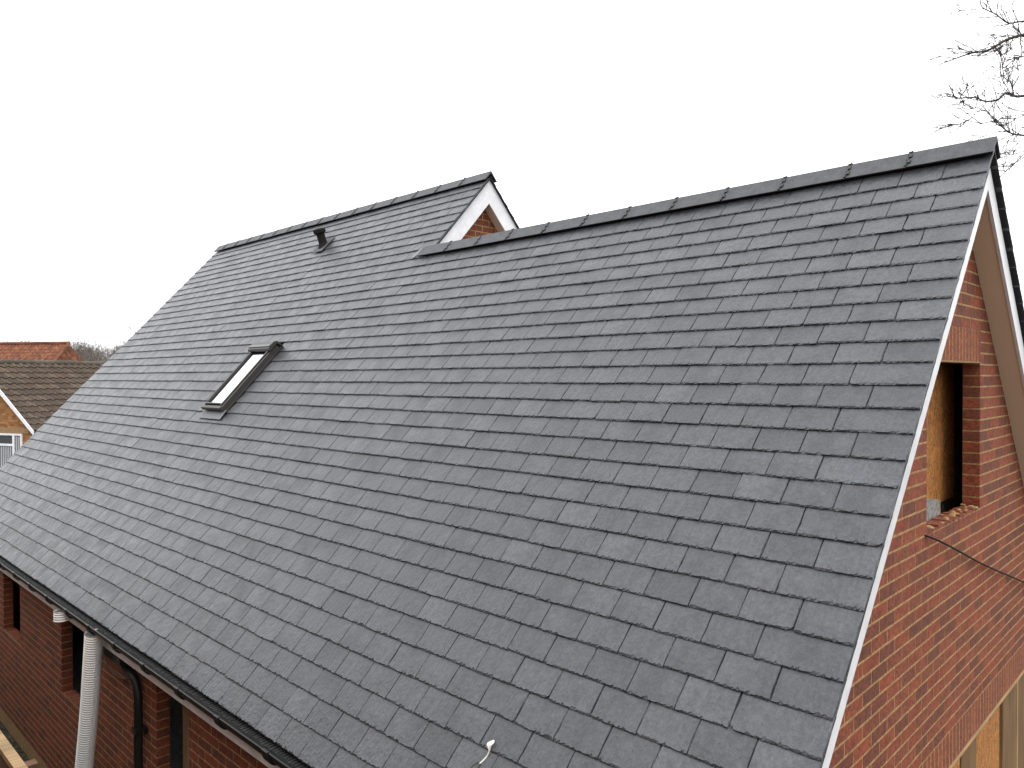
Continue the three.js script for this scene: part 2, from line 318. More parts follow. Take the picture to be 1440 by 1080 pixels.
function ridgeLine(vA, cuts) {                     // cuts: joints measured along u
  const ap = onRoof(0, vA), y = ap.y + 0.042;
  for (let i = 0; i + 1 < cuts.length; i++) {
    const L = cuts[i + 1] - cuts[i], m = mesh('ridge_tile', ridgeGeo(L), ridgeMat, house);
    m.position.set(-cuts[i], y + rr(-0.002, 0.002), ap.z + rr(-0.002, 0.002)); m.rotation.z = rr(-0.003, 0.003);
    if (i + 2 < cuts.length) {                     // union: a black strap with a kinked outline, two clips and a screw
      const c = [], a = Math.PI / 2 - TH, x = -L;
      for (const s of [-1, 1]) for (let q = 0; q < 5; q++) {
        const r0 = 0.15 * q / 5, r1 = 0.15 * (q + 1) / 5 + 0.002, j = (q % 2 ? 0.006 : -0.005) + rr(-0.002, 0.002), wd = q === 1 || q === 3 ? 0.012 : 0.006;
        c.push(bar(V3(x + j, -Math.cos(a) * r0 + 0.006, s * (Math.sin(a) * r0 + 0.006)), V3(x + j, -Math.cos(a) * r1 + 0.006, s * (Math.sin(a) * r1 + 0.006)), wd * 2, 0.008, V3(0, Math.sin(a), s * Math.cos(a))));
      }
      c.push(bar(V3(x - 0.014, 0.003, 0), V3(x + 0.014, 0.003, 0), 0.024, 0.007));
      const sc = new THREE.CylinderGeometry(0.005, 0.007, 0.006, 8); sc.translate(x + 0.006, 0.009, 0); c.push(sc.toNonIndexed());
      mesh('ridge_union', merge(c), blackPlastic, m);
    }
  }
  const a = Math.PI / 2 - TH, roll = [];
  for (const s of [-1, 1]) roll.push(bar(V3(-cuts[0] - 0.01, ap.y - Math.cos(a) * 0.088 + 0.014, ap.z + s * (Math.sin(a) * 0.088 + 0.010)), V3(-cuts[cuts.length - 1] + 0.01, ap.y - Math.cos(a) * 0.088 + 0.014, ap.z + s * (Math.sin(a) * 0.088 + 0.010)), 0.05, 0.022, V3(0, Math.cos(TH), s * Math.sin(TH))));
  mesh('ridge_vent_strip', merge(roll), blackMatt, house);
}
ridgeLine(VA, [-0.012, 0.47, 0.855, 1.318, 1.778, 2.230, 2.694, 3.157, 3.628, 4.10, 4.552, 5.026, 5.50]);
{ const c = [UF - 0.035]; while (c[c.length - 1] < LEN - 0.5) c.push(c[c.length - 1] + 0.462); c.push(LEN + 0.012); ridgeLine(VAF, c); }

// --- bargeboards and soffits. s = +1 front slope, -1 rear slope
function bargeGeo(x0, x1, ap, s, v0, v1, top, depth) {            // strip below the slates; plumb cut at the apex
  const q = (v, h) => [ap.z + s * (CT * v + ST * h), ap.y - ST * v + CT * h];
  const t0 = ap.y + top / CT, b0 = ap.y + (top - depth) / CT;
  const A = v0 === 0 ? [ap.z, t0] : q(v0, top), B = q(v1, top), C = q(v1, top - depth), D = v0 === 0 ? [ap.z, b0] : q(v0, top - depth);
  const o = s > 0 ? [A, D, C, B] : [A, B, C, D]; return prism(o, x0, x1);
}
function gableTrim(xf, ap, lens, depth, out, wallX) {
  for (const s of [1, -1]) {
    mesh('barge_board', bargeGeo(Math.min(xf, xf - out * 0.018), Math.max(xf, xf - out * 0.018), ap, s, 0, lens[s], -0.032, depth), whiteMat, house);
    const a = xf - out * 0.019, b = wallX - out * 0.03;
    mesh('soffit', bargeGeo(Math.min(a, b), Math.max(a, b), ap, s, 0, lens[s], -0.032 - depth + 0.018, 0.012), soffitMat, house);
    const u0 = xf + out * 0.033, u1 = wallX;
    mesh('undercloak', bargeGeo(Math.min(u0, u1), Math.max(u0, u1), ap, s, 0.01, lens[s], -0.024, 0.006), deckMat, house);
  }
}
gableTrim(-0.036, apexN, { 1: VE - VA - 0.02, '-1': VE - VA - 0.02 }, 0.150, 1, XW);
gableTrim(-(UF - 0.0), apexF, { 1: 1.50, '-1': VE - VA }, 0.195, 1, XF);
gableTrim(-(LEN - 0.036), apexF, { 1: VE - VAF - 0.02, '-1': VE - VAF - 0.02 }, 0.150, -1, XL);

// --- walls: a mortar leaf with openings, faced with bricks
const brickGeos = [];                              // unit brick: x length (centred), y height (centred), z face at 0, body behind
function brickGeo(L, hgt, tone) {
  const a = L / 2, b = hgt / 2, c = 0.0012, d = 0.02, j = () => rr(-0.0003, 0.0004);
  const F = [[-a + c + j(), -b + c + j(), j()], [a - c + j(), -b + c + j(), j()], [a - c + j(), b - c + j(), j()], [-a + c + j(), b - c + j(), j()]];
  const E = [[-a, -b, -c], [a, -b, -c], [a, b, -c], [-a, b, -c]], K = E.map(p => [p[0], p[1], -d]), pts = [...F, ...E, ...K], t = [[0, 1, 2], [0, 2, 3]];
  for (let i = 0; i < 4; i++) { const k = (i + 1) % 4; t.push([4 + i, 4 + k, k], [4 + i, k, i], [8 + i, 8 + k, 4 + k], [8 + i, 4 + k, 4 + i]); }
  const g = poly(pts, t), uv = g.attributes.uv, ou = rnd() * 3, ov = rnd() * 3; for (let i = 0; i < uv.count; i++) uv.setXY(i, uv.getX(i) + ou, uv.getY(i) + ov);
  return tint(g, tone);
}
const bricks = [], soldierList = [];
const bFull = [], bSold = [], bHalf = [];
for (let i = 0; i < 36; i++) bFull.push(brickGeo(0.2135, 0.0632, brickTones[i % 10]));
for (let i = 0; i < 20; i++) bSold.push(brickGeo(0.0615, 0.213, brickTones[[0, 1, 2, 6, 7, 3][i % 6]]));
for (let i = 0; i < 20; i++) bHalf.push(brickGeo(0.1025, 0.0645, brickTones[i % 10]));
// wall frame: origin o, s along the wall, n outward
function layBricks(parent, o, s, n, y0, y1, spans, vis, far) {    // spans(yMid) -> list of [a,b] along s
  const M = new THREE.Matrix4().makeBasis(s, V3(0, 1, 0), n), list = [];
  const q = new THREE.Quaternion().setFromRotationMatrix(M);
  let row = 0;
  for (let y = y0; y < y1 - 0.03; y += 0.075, row++) {
    for (const [a, b] of spans(y + 0.0325)) {
      let x = Math.floor(a / 0.225) * 0.225 - (row % 2 ? 0.1125 : 0);
      for (; x < b; x += 0.225) {
        const x0 = Math.max(a, x), x1 = Math.min(b, x + 0.215); if (x1 - x0 < 0.025) continue;
        const L = x1 - x0, half = L < 0.13, geo = half ? pick(bHalf) : pick(bFull), sc = L / (half ? 0.1025 : 0.215);
        const c = o.clone().addScaledVector(s, (x0 + x1) / 2).addScaledVector(n, rr(0, 0.0008)); c.y = y + 0.0325 + rr(-0.0007, 0.0007);
        const P = [[-L / 2, -0.0325], [L / 2, -0.0325], [L / 2, 0.0325], [-L / 2, 0.0325]].map(([dx, dy]) => c.clone().addScaledVector(s, dx).add(V3(0, dy, 0)));
        const A = vis(c) ? pxArea(P) : 0;
        bricks.push({ parent, geo, c, q, sc, A, rz: rr(-0.004, 0.004) });
      }
    }
  }
}
function brickMesh(b) { const m = mesh('brick', b.geo, brickMat, b.parent); m.position.copy(b.c); m.quaternion.copy(b.q); m.rotateZ(b.rz); m.scale.x = b.sc; return m; }
function soldiers(parent, o, s, n, y, a, b, rows) {
  const M = new THREE.Matrix4().makeBasis(s, V3(0, 1, 0), n), q = new THREE.Quaternion().setFromRotationMatrix(M);
  for (let x = a; x + 0.0645 <= b + 0.01; x += 0.075) { const m = mesh('soldier_brick', pick(bSold), brickMat, parent); m.position.copy(o).addScaledVector(s, x + 0.0325).addScaledVector(n, rr(-0.0005, -0.0002)); m.position.y = y + 0.1065; m.quaternion.copy(q); }
}
function wallLeaf(name, outline, holes, a, b, axis, mat = mortarMat) { // outline in [z,y] (axis x) or [x,y] (axis z); thickness from a to b
  const sh = new THREE.Shape(outline.map(p => new THREE.Vector2(...p)));
  for (const h of holes) sh.holes.push(new THREE.Path([[h[0], h[2]], [h[0], h[3]], [h[1], h[3]], [h[1], h[2]]].map(p => new THREE.Vector2(...p))));
  let g = new THREE.ExtrudeGeometry(sh, { depth: b - a, bevelEnabled: false }); g = g.index ? g.toNonIndexed() : g;
  if (axis === 'x') { g.rotateY(-Math.PI / 2); g.scale(-1, 1, 1); flip(g); g.translate(a, 0, 0); g.scale(1, 1, 1); } else g.translate(0, 0, a);
  g.computeVertexNormals(); return mesh(name, boxUV(g), mat, house);
}
function cutSpans(base, holes) { return (y) => { let sp = base(y); for (const [a, b, c, d] of holes) if (y > c - 0.03 && y < d + 0.01) sp = sp.flatMap(([p, q]) => { const r = []; if (b <= p || a >= q) return [[p, q]]; if (a > p) r.push([p, a]); if (b < q) r.push([b, q]); return r; }); return sp; }; }
// near gable: plane x = XW. along = z, outward +x
const RE = 0.0013;                                 // mortar set back from the brick face
const wz1 = ZW, wz0 = apexN.z - (ZW - apexN.z);
const SY = Y0 - 3.72, WN = [-0.576, 0.604, Y0 - 2.222, Y0 - 1.237], BO = [-2.72, 1.25, 0, SY];
const roofY = (z, ap, off) => ap.y - Math.abs(z - ap.z) * TT - off;
const gOut = [[wz0, 0], [wz1, 0], [wz1, roofY(wz1, apexN, 0.14)], [apexN.z, apexN.y - 0.14], [wz0, roofY(wz0, apexN, 0.14)]];
const gable = wallLeaf('gable_wall', gOut, [WN, [BO[0], BO[1], -0.5, BO[3]].map((v, i) => i === 2 ? 0.02 : v)], XW - 0.105, XW - RE, 'x');
{
  const base = y => { const k = (apexN.y - 0.16 - y) / TT; const a = Math.max(wz0, apexN.z - k), b = Math.min(wz1, apexN.z + k); return b - a > 0.05 ? [[a, b]] : []; };
  const sold = [[WN[0] - 0.002, WN[1] + 0.002, WN[3], WN[3] + 0.215], [BO[0] - 0.15, BO[1] + 0.15, BO[3], BO[3] + 0.215]];
  const vergeX = (y) => 1397 - 0.2693 * (y - 200) + 16;
  const vis = (c) => { const [x, y] = pix(c); return x > vergeX(y) && x < 1440 && y < 1080; };
  const yb = SY + 0.225;
  // s points along -z so that s x up = outward (+x)
  layBricks(gable, V3(XW, 0, 0), V3(0, 0, -1), V3(1, 0, 0), yb - 0.075 * 28, apexN.y, (y) => cutSpans(yy => base(yy), [WN, BO, ...sold])(y).map(([a, b]) => [-b, -a]), vis);
  soldiers(gable, V3(XW, 0, 0), V3(0, 0, -1), V3(1, 0, 0), WN[3] + 0.004, -WN[1], -WN[0]);
  soldiers(gable, V3(XW, 0, 0), V3(0, 0, -1), V3(1, 0, 0), BO[3] + 0.004, -BO[1] - 0.15, -BO[0] + 0.15);
  // reveals: the far jamb of the window shows its brick ends
  for (let y = yb - 0.075 * 28, r = 0; y < WN[3]; y += 0.075, r++) if (y > WN[2] - 0.02) bricks.push({ parent: gable, geo: pick(bHalf), c: V3(XW - 0.052, y + 0.0325, WN[0] + 0.003), q: new THREE.Quaternion(), sc: 1, A: 400, rz: 0 });
  // steel lintel flanges under the soldier courses
  mesh('lintel', box(XW - 0.1, BO[3] - 0.006, BO[0] - 0.1, XW + 0.012, BO[3] - 0.002, BO[1] + 0.1), paleTimber, house);
  mesh('lintel', box(XW - 0.1, WN[3] - 0.006, WN[0], XW + 0.006, WN[3] - 0.002, WN[1]), paleTimber, house);
  // sill: bricks on edge of the cut course with ragged mortar on them
  for (let z = WN[0] + 0.03, i = 0; z < WN[1] - 0.05; z += 0.078, i++) { const m = mesh('sill_brick', tint(box(-0.05, -0.009, -0.032, 0.052, rr(0.004, 0.014), 0.032), pick(brickTones)), brickMat, house); m.position.set(XW - 0.052, WN[2] + 0.004, z + 0.032); m.rotation.set(rr(-0.1, 0.1), rr(-0.08, 0.08), rr(-0.06, 0.06)); }
  const lumps = []; for (let i = 0; i < 30; i++) { const g = new THREE.IcosahedronGeometry(rr(0.008, 0.022), 1).toNonIndexed(); const p = g.attributes.position; g.scale(1, 0.6, rr(0.8, 1.6)); g.rotateY(rnd() * 6); g.translate(XW - rr(0.01, 0.1), WN[2] + rr(0.005, 0.02), rr(WN[0] + 0.02, WN[1] - 0.02)); g.computeVertexNormals(); lumps.push(boxUV(g)); }
  mesh('mortar_droppings', merge(lumps), mortarMat, house);
}
// inner leaf, board and blocks seen through the gable window
const xb = -0.43, zEdge = at(1341, 610, 'x', xb).z, yEdge = at(1325, 705, 'x', xb).y;
mesh('cavity_board', box(xb - 0.018, yEdge, zEdge, xb, Y0 - 0.95, 0.75), osbMat, house);
mesh('board_edge', box(xb - 0.019, yEdge, zEdge - 0.008, xb + 0.001, Y0 - 0.95, zEdge - 0.0005), paleTimber, house);
mesh('concrete_block', box(-0.40, Y0 - 2.40, -0.06, -0.295, Y0 - 2.115, 0.38), blockMat, house);
mesh('concrete_block', box(-0.40, Y0 - 2.40, 0.39, -0.295, Y0 - 2.115, 0.83), blockMat, house);
mesh('mortar_joint', box(-0.398, Y0 - 2.40, -0.0735, -0.293, Y0 - 2.12, -0.061), mortarMat, house);
for (let i = 0; i < 4; i++) { const g = box(-0.60, Y0 - 2.42 + i * 0.225, zEdge - 0.6, -0.48, Y0 - 2.42 + i * 0.225 + 0.213, zEdge + 0.06 + rr(-0.01, 0.01)); mesh('concrete_block', g, blockMat, house); }
// studs and sheets in the wide opening below
{
  const y0 = 0.02, y1 = SY - 0.015, sheet = (a, b, x, m, n) => mesh(n, box(x - 0.02, y0, a, x, y1, b), m, house);
  const zz = px => at(px, 1000, 'x', -0.30).z;
  sheet(zz(1350) + 0.002, 1.4, -0.30, osbMat, 'sheathing_board');
  mesh('timber_stud', box(-0.345, y0, zz(1371) + 0.003, -0.29, y1, zz(1350) - 0.002), timberMat, house);
  sheet(zz(1406) + 0.01, zz(1371), -0.30, osbMat, 'sheathing_board');
  mesh('timber_stud', box(-0.36, y0, zz(1425), -0.28, y1, zz(1406)), timberMat, house);
  mesh('stud_edge', box(-0.30, y0, zz(1427), -0.275, y1, zz(1425) - 0.003), paleTimber, house);
  mesh('timber_stud', box(-0.36, y0, zz(1438), -0.285, y1, zz(1427) - 0.003), timberMat, house);
  mesh('stud_edge', box(-0.30, y0, zz(1438) - 0.05, -0.275, y1, zz(1438) - 0.003), paleTimber, house);
  mesh('timber_stud', box(-0.36, y0, -3.0, -0.285, y1, zz(1438) - 0.053), timberMat, house);
  mesh('batten', box(-0.27, SY - 0.05, -2.06, -0.215, SY - 0.014, -1.68), paleTimber, house);
}
// taller part's gable wall, above the lower roof
{
  const z0 = apexF.z - 2.4, z1 = apexF.z + 1.05;
  const w = wallLeaf('upper_gable_wall', [[z0, Y0 - 1.6], [z1, Y0 - 0.4], [z1, roofY(z1, apexF, 0.14)], [apexF.z, apexF.y - 0.14], [z0, roofY(z0, apexF, 0.14)]], [], XF - 0.1, XF - RE, 'x');
  const base = y => { const k = (apexF.y - 0.16 - y) / TT, a = Math.max(z0, apexF.z - k), b = Math.min(z1, apexF.z + k); return b - a > 0.05 ? [[-b, -a]] : []; };
  layBricks(w, V3(XF, 0, 0), V3(0, 0, -1), V3(1, 0, 0), Y0 - 0.4, apexF.y, base, c => { const [x, y] = pix(c); return x > 640 && x < 716 && y > 285 && y < 350; });
}
// side wall under the eaves: plane z = ZW, along +x
const xAt = (px, py) => at(px, py, 'z', ZW).x;
const headY = Y0 - 3.675;
const OP = [[xAt(5, 850), xAt(28.2, 850), Y0 - 4.53, headY - 0.01], [xAt(86.5, 920), xAt(118, 920), Y0 - 4.62, headY - 0.01], [xAt(220, 1000), xAt(265.5, 1000), 0.02, headY - 0.01]];
const side = wallLeaf('side_wall', [[XL, 0], [XW - 0.106, 0], [XW - 0.106, headY + 0.3], [XL, headY + 0.3]], OP, ZW - 0.105, ZW - RE, 'z');
{
  const vis = c => { const [x, y] = pix(c); return y < 1080 && x > 0 && y > 800 + 0.718 * x; };
  layBricks(side, V3(0, 0, ZW), V3(1, 0, 0), V3(0, 0, 1), SY + 0.225 - 0.075 * 28, headY, cutSpans(() => [[XL, XW]], OP), vis);
  // brick ends in the far jambs (facing +x)
  const q = new THREE.Quaternion().setFromRotationMatrix(new THREE.Matrix4().makeBasis(V3(0, 0, -1), V3(0, 1, 0), V3(1, 0, 0)));
  for (const k of [0, 1, 2]) for (let y = SY + 0.225 - 0.075 * 28; y < headY; y += 0.075) if (y > OP[k][2] - 0.02) bricks.push({ parent: side, geo: pick(bHalf), c: V3(OP[k][0] + 0.003, y + 0.0325, ZW - 0.052), q, sc: 1, A: k === 1 ? 30 : 8, rz: 0 });
  for (const k of [0, 1]) for (let x = OP[k][0] + 0.03; x < OP[k][1] - 0.05; x += 0.078) { const m = mesh('sill_brick', tint(box(-0.032, -0.03, -0.052, 0.032, 0.006, 0.052), pick(brickTones)), brickMat, house); m.position.set(x + 0.03, OP[k][2] + 0.004, ZW - 0.054); m.rotation.set(rr(-0.06, 0.06), 0, rr(-0.1, 0.1)); }
  mesh('door_post', box(xAt(256.5, 1000), 0.02, ZW - 0.07, OP[2][1] - 0.002, headY - 0.012, ZW - 0.002), timberMat, house);
}
bricks.sort((a, b) => b.A - a.A);
{
  const rest = new Map();
  bricks.forEach((b, i) => { if (i < 300) brickMesh(b); else { dummy.position.copy(b.c); dummy.quaternion.copy(b.q); dummy.rotateZ(b.rz); dummy.scale.set(b.sc, 1, 1); dummy.updateMatrix(); if (!rest.has(b.parent)) rest.set(b.parent, []); rest.get(b.parent).push(b.geo.clone().applyMatrix4(dummy.matrix)); } });
  for (const [p, l] of rest) { const m = mesh('brick_courses', merge(l), brickMat, p); m.userData.kind = 'stuff'; }
}
// plain walls out of sight, inner leaves and floors that keep the inside dark
{
  const inner = blockMat, bz = apexF.z - (ZW - apexF.z);
  mesh('rear_wall', box(-UF - 0.12, 0, wz0 - 0.0, XW - 0.11, headY, wz0 + 0.1), mortarMat, house);
  mesh('rear_wall', box(XL + 0.12, 0, bz, -UF - 0.14, headY, bz + 0.1), mortarMat, house);
  mesh('end_wall', prism([[bz, 0], [ZW - 0.11, 0], [ZW - 0.11, headY], [apexF.z, apexF.y - 0.16], [bz, headY]], XL, XL + 0.1), mortarMat, house);
  mesh('return_wall', box(-UF - 0.13, 0, bz + 0.11, -UF - 0.03, headY, wz0 - 0.01), mortarMat, house);
  mesh('upper_floor', box(XL + 0.12, headY - 0.02, wz0 + 0.12, XW - 0.50, headY + 0.14, ZW - 0.25), inner, house);
  mesh('ground_slab', box(XL + 0.12, 0.005, wz0 + 0.12, XW - 0.40, 0.12, ZW - 0.12), inner, house);
  mesh('partition', box(XL + 0.12, 0.13, 1.5, XW - 0.5, headY - 0.03, 1.6), inner, house);
  mesh('partition', box(-1.6, headY + 0.15, -1.6, -1.5, Y0 - 2.2, 1.6), inner, house);
}
// --- eaves: fascia, soffit, gutter with brackets and the comb filler in it
const ey = Y0 - ST * VE, ez = CT * VE;
{
  mesh('fascia', box(-LEN + 0.06, Y0 - 3.645, ez - 0.068, -0.056, ey - 0.045, ez - 0.05), whiteMat, house);
  mesh('eaves_soffit', box(-LEN + 0.06, Y0 - 3.643, ZW - 0.02, -0.056, Y0 - 3.635, ez - 0.0685), whiteMat, house);
  const pr = []; const R = 0.062, cz = ez + 0.016, cy = ey - 0.016;
  for (let i = 0; i <= 14; i++) { const a = Math.PI + i / 14 * Math.PI; pr.push([cz + R * Math.cos(a), cy + R * 1.05 * Math.sin(a)]); }
  const inn = pr.map(([z, y]) => [cz + (z - cz) * 0.93, cy + (y - cy) * 0.93]).reverse();
  const lip = [[cz + R + 0.004, cy], [cz + R + 0.004, cy + 0.008], [cz + R - 0.006, cy + 0.008]];
  mesh('gutter', prism([...pr, ...lip, ...inn].map(p => p), -LEN + 0.02, -0.01), blackPlastic, house);
  for (let u = 0.35, i = 0; u < LEN - 0.1; u += 0.62, i++) {       // brackets hugging the gutter
    const o = []; for (let k = 0; k <= 10; k++) { const a = Math.PI + k / 10 * Math.PI; o.push([cz + (R + 0.010) * Math.cos(a), cy + (R * 1.05 + 0.016) * Math.sin(a)]); }
    const o2 = o.map(([z, y]) => [cz + (z - cz) * 0.88, cy + (y - cy) * 0.90]).reverse();
    mesh('gutter_bracket', prism([...o, [cz + R + 0.014, cy + 0.014], [cz + R - 0.004, cy + 0.014], ...o2], -u - 0.032, -u + 0.032), blackPlastic, house);
  }
  const comb = []; for (let u = 0.03; u < LEN - 0.03; u += 0.03) { const g = bar(V3(-u, ey - 0.03, ez - 0.03), V3(-u + rr(-0.004, 0.004), ey - 0.034 + rr(-0.004, 0.004), ez + 0.022 + rr(-0.012, 0.012)), 0.012, 0.004); comb.push(g); }
  comb.push(box(-LEN + 0.03, ey - 0.05, ez - 0.048, -0.02, ey - 0.02, ez - 0.03));
  mesh('eaves_comb', merge(comb), std({ color: lin(0.012, 0.012, 0.012), roughness: 0.7 }), house);
  // hopper box under the gutter
  const c = at(166, 905, 'z', 3.03);
  mesh('gutter_outlet', merge([box(c.x - 0.19, Y0 - 3.735, 2.962, c.x + 0.19, Y0 - 3.645, 3.082), box(c.x - 0.1, Y0 - 3.76, 2.98, c.x + 0.1, Y0 - 3.7355, 3.06)]), blackPlastic, house);
  // black downpipe on the wall, swept back from the outlet, with its clips
  const px = at(194, 1000, 'z', ZW + 0.055).x, zp = ZW + 0.055;
  const dp = mesh('downpipe', tube([V3(c.x + 0.1, Y0 - 3.74, 3.02), V3(c.x + 0.14, Y0 - 3.79, zp + 0.005), V3(px - 0.06, Y0 - 3.84, zp), V3(px, Y0 - 3.95, zp), V3(px, 3.0 - 1.6, zp), V3(px, 0.02, zp)], 0.034, 0.034, 16, 60), blackPlastic, house);
  for (const y of [1.55, 0.5]) mesh('pipe_clip', merge([box(px - 0.075, y - 0.02, ZW + 0.002, px + 0.075, y + 0.02, ZW + 0.016), box(px - 0.04, y - 0.02, ZW + 0.0165, px + 0.04, y + 0.02, ZW + 0.093)]), blackPlastic, dp);
}
// --- roof window
{
  const rw = new THREE.Group(); rw.name = 'roof_window'; house.add(rw); rw.position.set(0, Y0, 0); rw.rotation.x = TH;
  const x0 = -7.35, x1 = -6.895, z0 = 1.35, z1 = 2.315, f = 0.036, h = 0.068;
  const side = (a, b, c, d, hh = h) => bar(V3(a, hh / 2 - 0.02, c), V3(b, hh / 2 - 0.02, d), f, hh + 0.04, V3(0, 1, 0), 0.006);
  mesh('frame', merge([side(x0 + f / 2, x0 + f / 2, z0, z1), side(x1 - f / 2, x1 - f / 2, z0, z1), side(x0 + f + 0.001, x1 - f - 0.001, z1 - f / 2, z1 - f / 2), side(x0 + f + 0.001, x1 - f - 0.001, z0 + f / 2, z0 + f / 2)]), frameMat, rw);
  // a raised sash rail inside the frame
  const s0 = 0.016, sash = (a, b, c, d) => bar(V3(a, h + s0 / 2 + 0.002, c), V3(b, h + s0 / 2 + 0.002, d), 0.02, s0, V3(0, 1, 0), 0.004);
  mesh('sash', merge([sash(x0 + f - 0.008, x0 + f - 0.008, z0 + 0.1, z1 - 0.03), sash(x1 - f + 0.008, x1 - f + 0.008, z0 + 0.1, z1 - 0.03), sash(x0 + f + 0.004, x1 - f - 0.004, z1 - 0.05, z1 - 0.05)]), frameMat, rw);
  mesh('glass', box(x0 + f * 0.8, h - 0.012, z0 + 0.08, x1 - f * 0.8, h - 0.006, z1 - 0.05), std({ color: lin(0.62, 0.64, 0.66), roughness: 0.03, metalness: 1 }), rw);
  // hood: rounded cover across the head, wider than the frame
  const hp = [[-0.06, -0.01], [-0.06, 0.07], [-0.045, 0.100], [-0.015, 0.118], [0.05, 0.120], [0.085, 0.110], [0.10, 0.094], [0.10, 0.080], [0.08, 0.078], [-0.03, 0.078]];
  const hg = prism(hp.map(p => [p[0], p[1]]), x0 - 0.025, x1 + 0.025); hg.translate(0, 0, z0 + 0.02); mesh('hood', hg, frameMat, rw);
  mesh('hood_trim', merge([bar(V3(x0 - 0.02, 0.124, z0 + 0.07), V3(x1 + 0.02, 0.124, z0 + 0.07), 0.03, 0.006)]), leadMat, rw);
  // side gutters and the pleated apron below
  mesh('flashing', box(x0 - 0.045, 0.004, z0 - 0.03, x0 - 0.002, 0.012, z1 + 0.02), frameMat, rw); mesh('flashing', box(x1 + 0.002, 0.004, z0 - 0.03, x1 + 0.045, 0.012, z1 + 0.02), frameMat, rw);
  const ap = [], n = 34; for (let i = 0; i < n; i++) { const a = x0 - 0.05 + (x1 - x0 + 0.1) * i / n, b = x0 - 0.05 + (x1 - x0 + 0.1) * (i + 1) / n; ap.push(bar(V3((a + b) / 2, 0.016 + (i % 2) * 0.003, z1 - 0.01), V3((a + b) / 2, 0.010 + (i % 2) * 0.002, z1 + 0.115 + rr(-0.003, 0.003)), b - a + 0.002, 0.004)); }
  mesh('apron', merge(ap), leadMat, rw);
  mesh('bottom_cover', bar(V3(x0 - 0.01, 0.058, z1 + 0.006), V3(x1 + 0.01, 0.058, z1 + 0.006), 0.03, 0.045, V3(0, 1, 0), 0.008), frameMat, rw);
}
// --- vent terminal
{
  const v = new THREE.Group(); v.name = 'vent_pipe'; house.add(v); v.position.copy(onRoof(8.22, -0.72, 0.0)); v.rotation.x = 0.34;
  const lat = (p) => { const g = new THREE.LatheGeometry(p.map(q => new THREE.Vector2(...q)), 24).toNonIndexed(); g.computeVertexNormals(); return boxUV(g); };
  mesh('pipe', lat([[0.058, -0.14], [0.058, 0.2], [0.05, 0.2], [0.05, 0.1]]), blackMatt, v);
  mesh('cap', lat([[0.060, 0.17], [0.072, 0.172], [0.086, 0.185], [0.088, 0.225], [0.082, 0.238], [0.04, 0.246], [0.0, 0.248]]), blackMatt, v);
  mesh('collar', lat([[0.115, -0.10], [0.105, -0.05], [0.075, 0.005], [0.062, 0.04], [0.058, 0.04]]), blackMatt, v);
  const f = mesh('flashing', bar(V3(0, 0.004, -0.15), V3(0, 0.012, 0.16), 0.27, 0.006), std({ color: lin(0.055, 0.056, 0.06), roughness: 0.7 }), v); f.rotation.x = TH - 0.34; f.position.set(0, 0.004, 0.0);
}
// --- lead work where the low ridge dies into the tall slope
{
  const l = mesh('lead_flashing', merge([bar(V3(-5.52, 0.012, -0.16), V3(-5.60, 0.010, -0.01), 0.07, 0.004), bar(V3(-5.45, 0.022, -0.14), V3(-5.45, 0.016, -0.02), 0.12, 0.004)]), leadMat, house); l.position.set(0, Y0, 0); l.rotation.x = TH;
  mesh('kneeler_plate', prism([[apexF.z + 0.86, Y0 + 0.06], [apexF.z + 0.99, Y0 - 0.02], [apexF.z + 0.99, Y0 + 0.0], [apexF.z + 0.86, apexF.y - 0.86 * TT - 0.012]], -UF - 0.01, -UF + 0.006), leadMat, house);
}

// ------------------------------------------------------------------ pipes, cables and bits about the house
function corrugated(name, label, pts, r, group) {
  const cur = new THREE.CatmullRomCurve3(pts), L = cur.getLength(), N = Math.round(L / 0.0036), P = [], I = [], seg = 20; let up = V3(0, 0, 1);
  for (let i = 0; i <= N; i++) {
    const t = i / N, c = cur.getPointAt(t), d = cur.getTangentAt(t), s = new THREE.Vector3().crossVectors(up, d).normalize(), u = new THREE.Vector3().crossVectors(d, s); up = u;
    const ph = (i % 6) / 6, rad = r * (ph < 0.5 ? 1 : 0.925);
    for (let k = 0; k <= seg; k++) { const a = k / seg * Math.PI * 2; P.push(c.x + rad * (Math.cos(a) * s.x + Math.sin(a) * u.x), c.y + rad * (Math.cos(a) * s.y + Math.sin(a) * u.y), c.z + rad * (Math.cos(a) * s.z + Math.sin(a) * u.z)); }
  }
  for (let i = 0; i < N; i++) for (let k = 0; k < seg; k++) { const a = i * (seg + 1) + k, b = a + seg + 1; I.push(a, a + 1, b, b, a + 1, b + 1); }
  const g = new THREE.BufferGeometry(); g.setAttribute('position', new THREE.Float32BufferAttribute(P, 3)); g.setIndex(I); g.computeVertexNormals();
  const m = mesh(name, g, corrMat); thing(m, name, label, 'pipe', group); return m;
}
{
  const a = at(132, 876, 'z', 3.19), b = at(120, 1080, 'z', 3.19); const dir = b.clone().sub(a).normalize();
  const p0 = a.clone().addScaledVector(dir, -0.02); p0.y = Math.min(p0.y, ey - 0.075); const end = a.clone().addScaledVector(dir, (p0.y - 0.02) / -dir.y);
  corrugated('drain_pipe', 'long white corrugated drain pipe running from the gutter to the ground', [p0, a.clone().lerp(end, 0.35).add(V3(0.01, 0, 0)), a.clone().lerp(end, 0.7).add(V3(-0.01, 0, 0.01)), end], 0.073);
  const c = at(87.5, 846, 'z', 3.19), e = at(87.5, 867, 'z', 3.19);
  c.y = ey - 0.075; corrugated('drain_pipe', 'short white corrugated pipe stub hanging under the black gutter', [c, V3(c.x, (c.y + e.y) / 2, c.z), V3(c.x, e.y - 0.03, c.z)], 0.073);
}
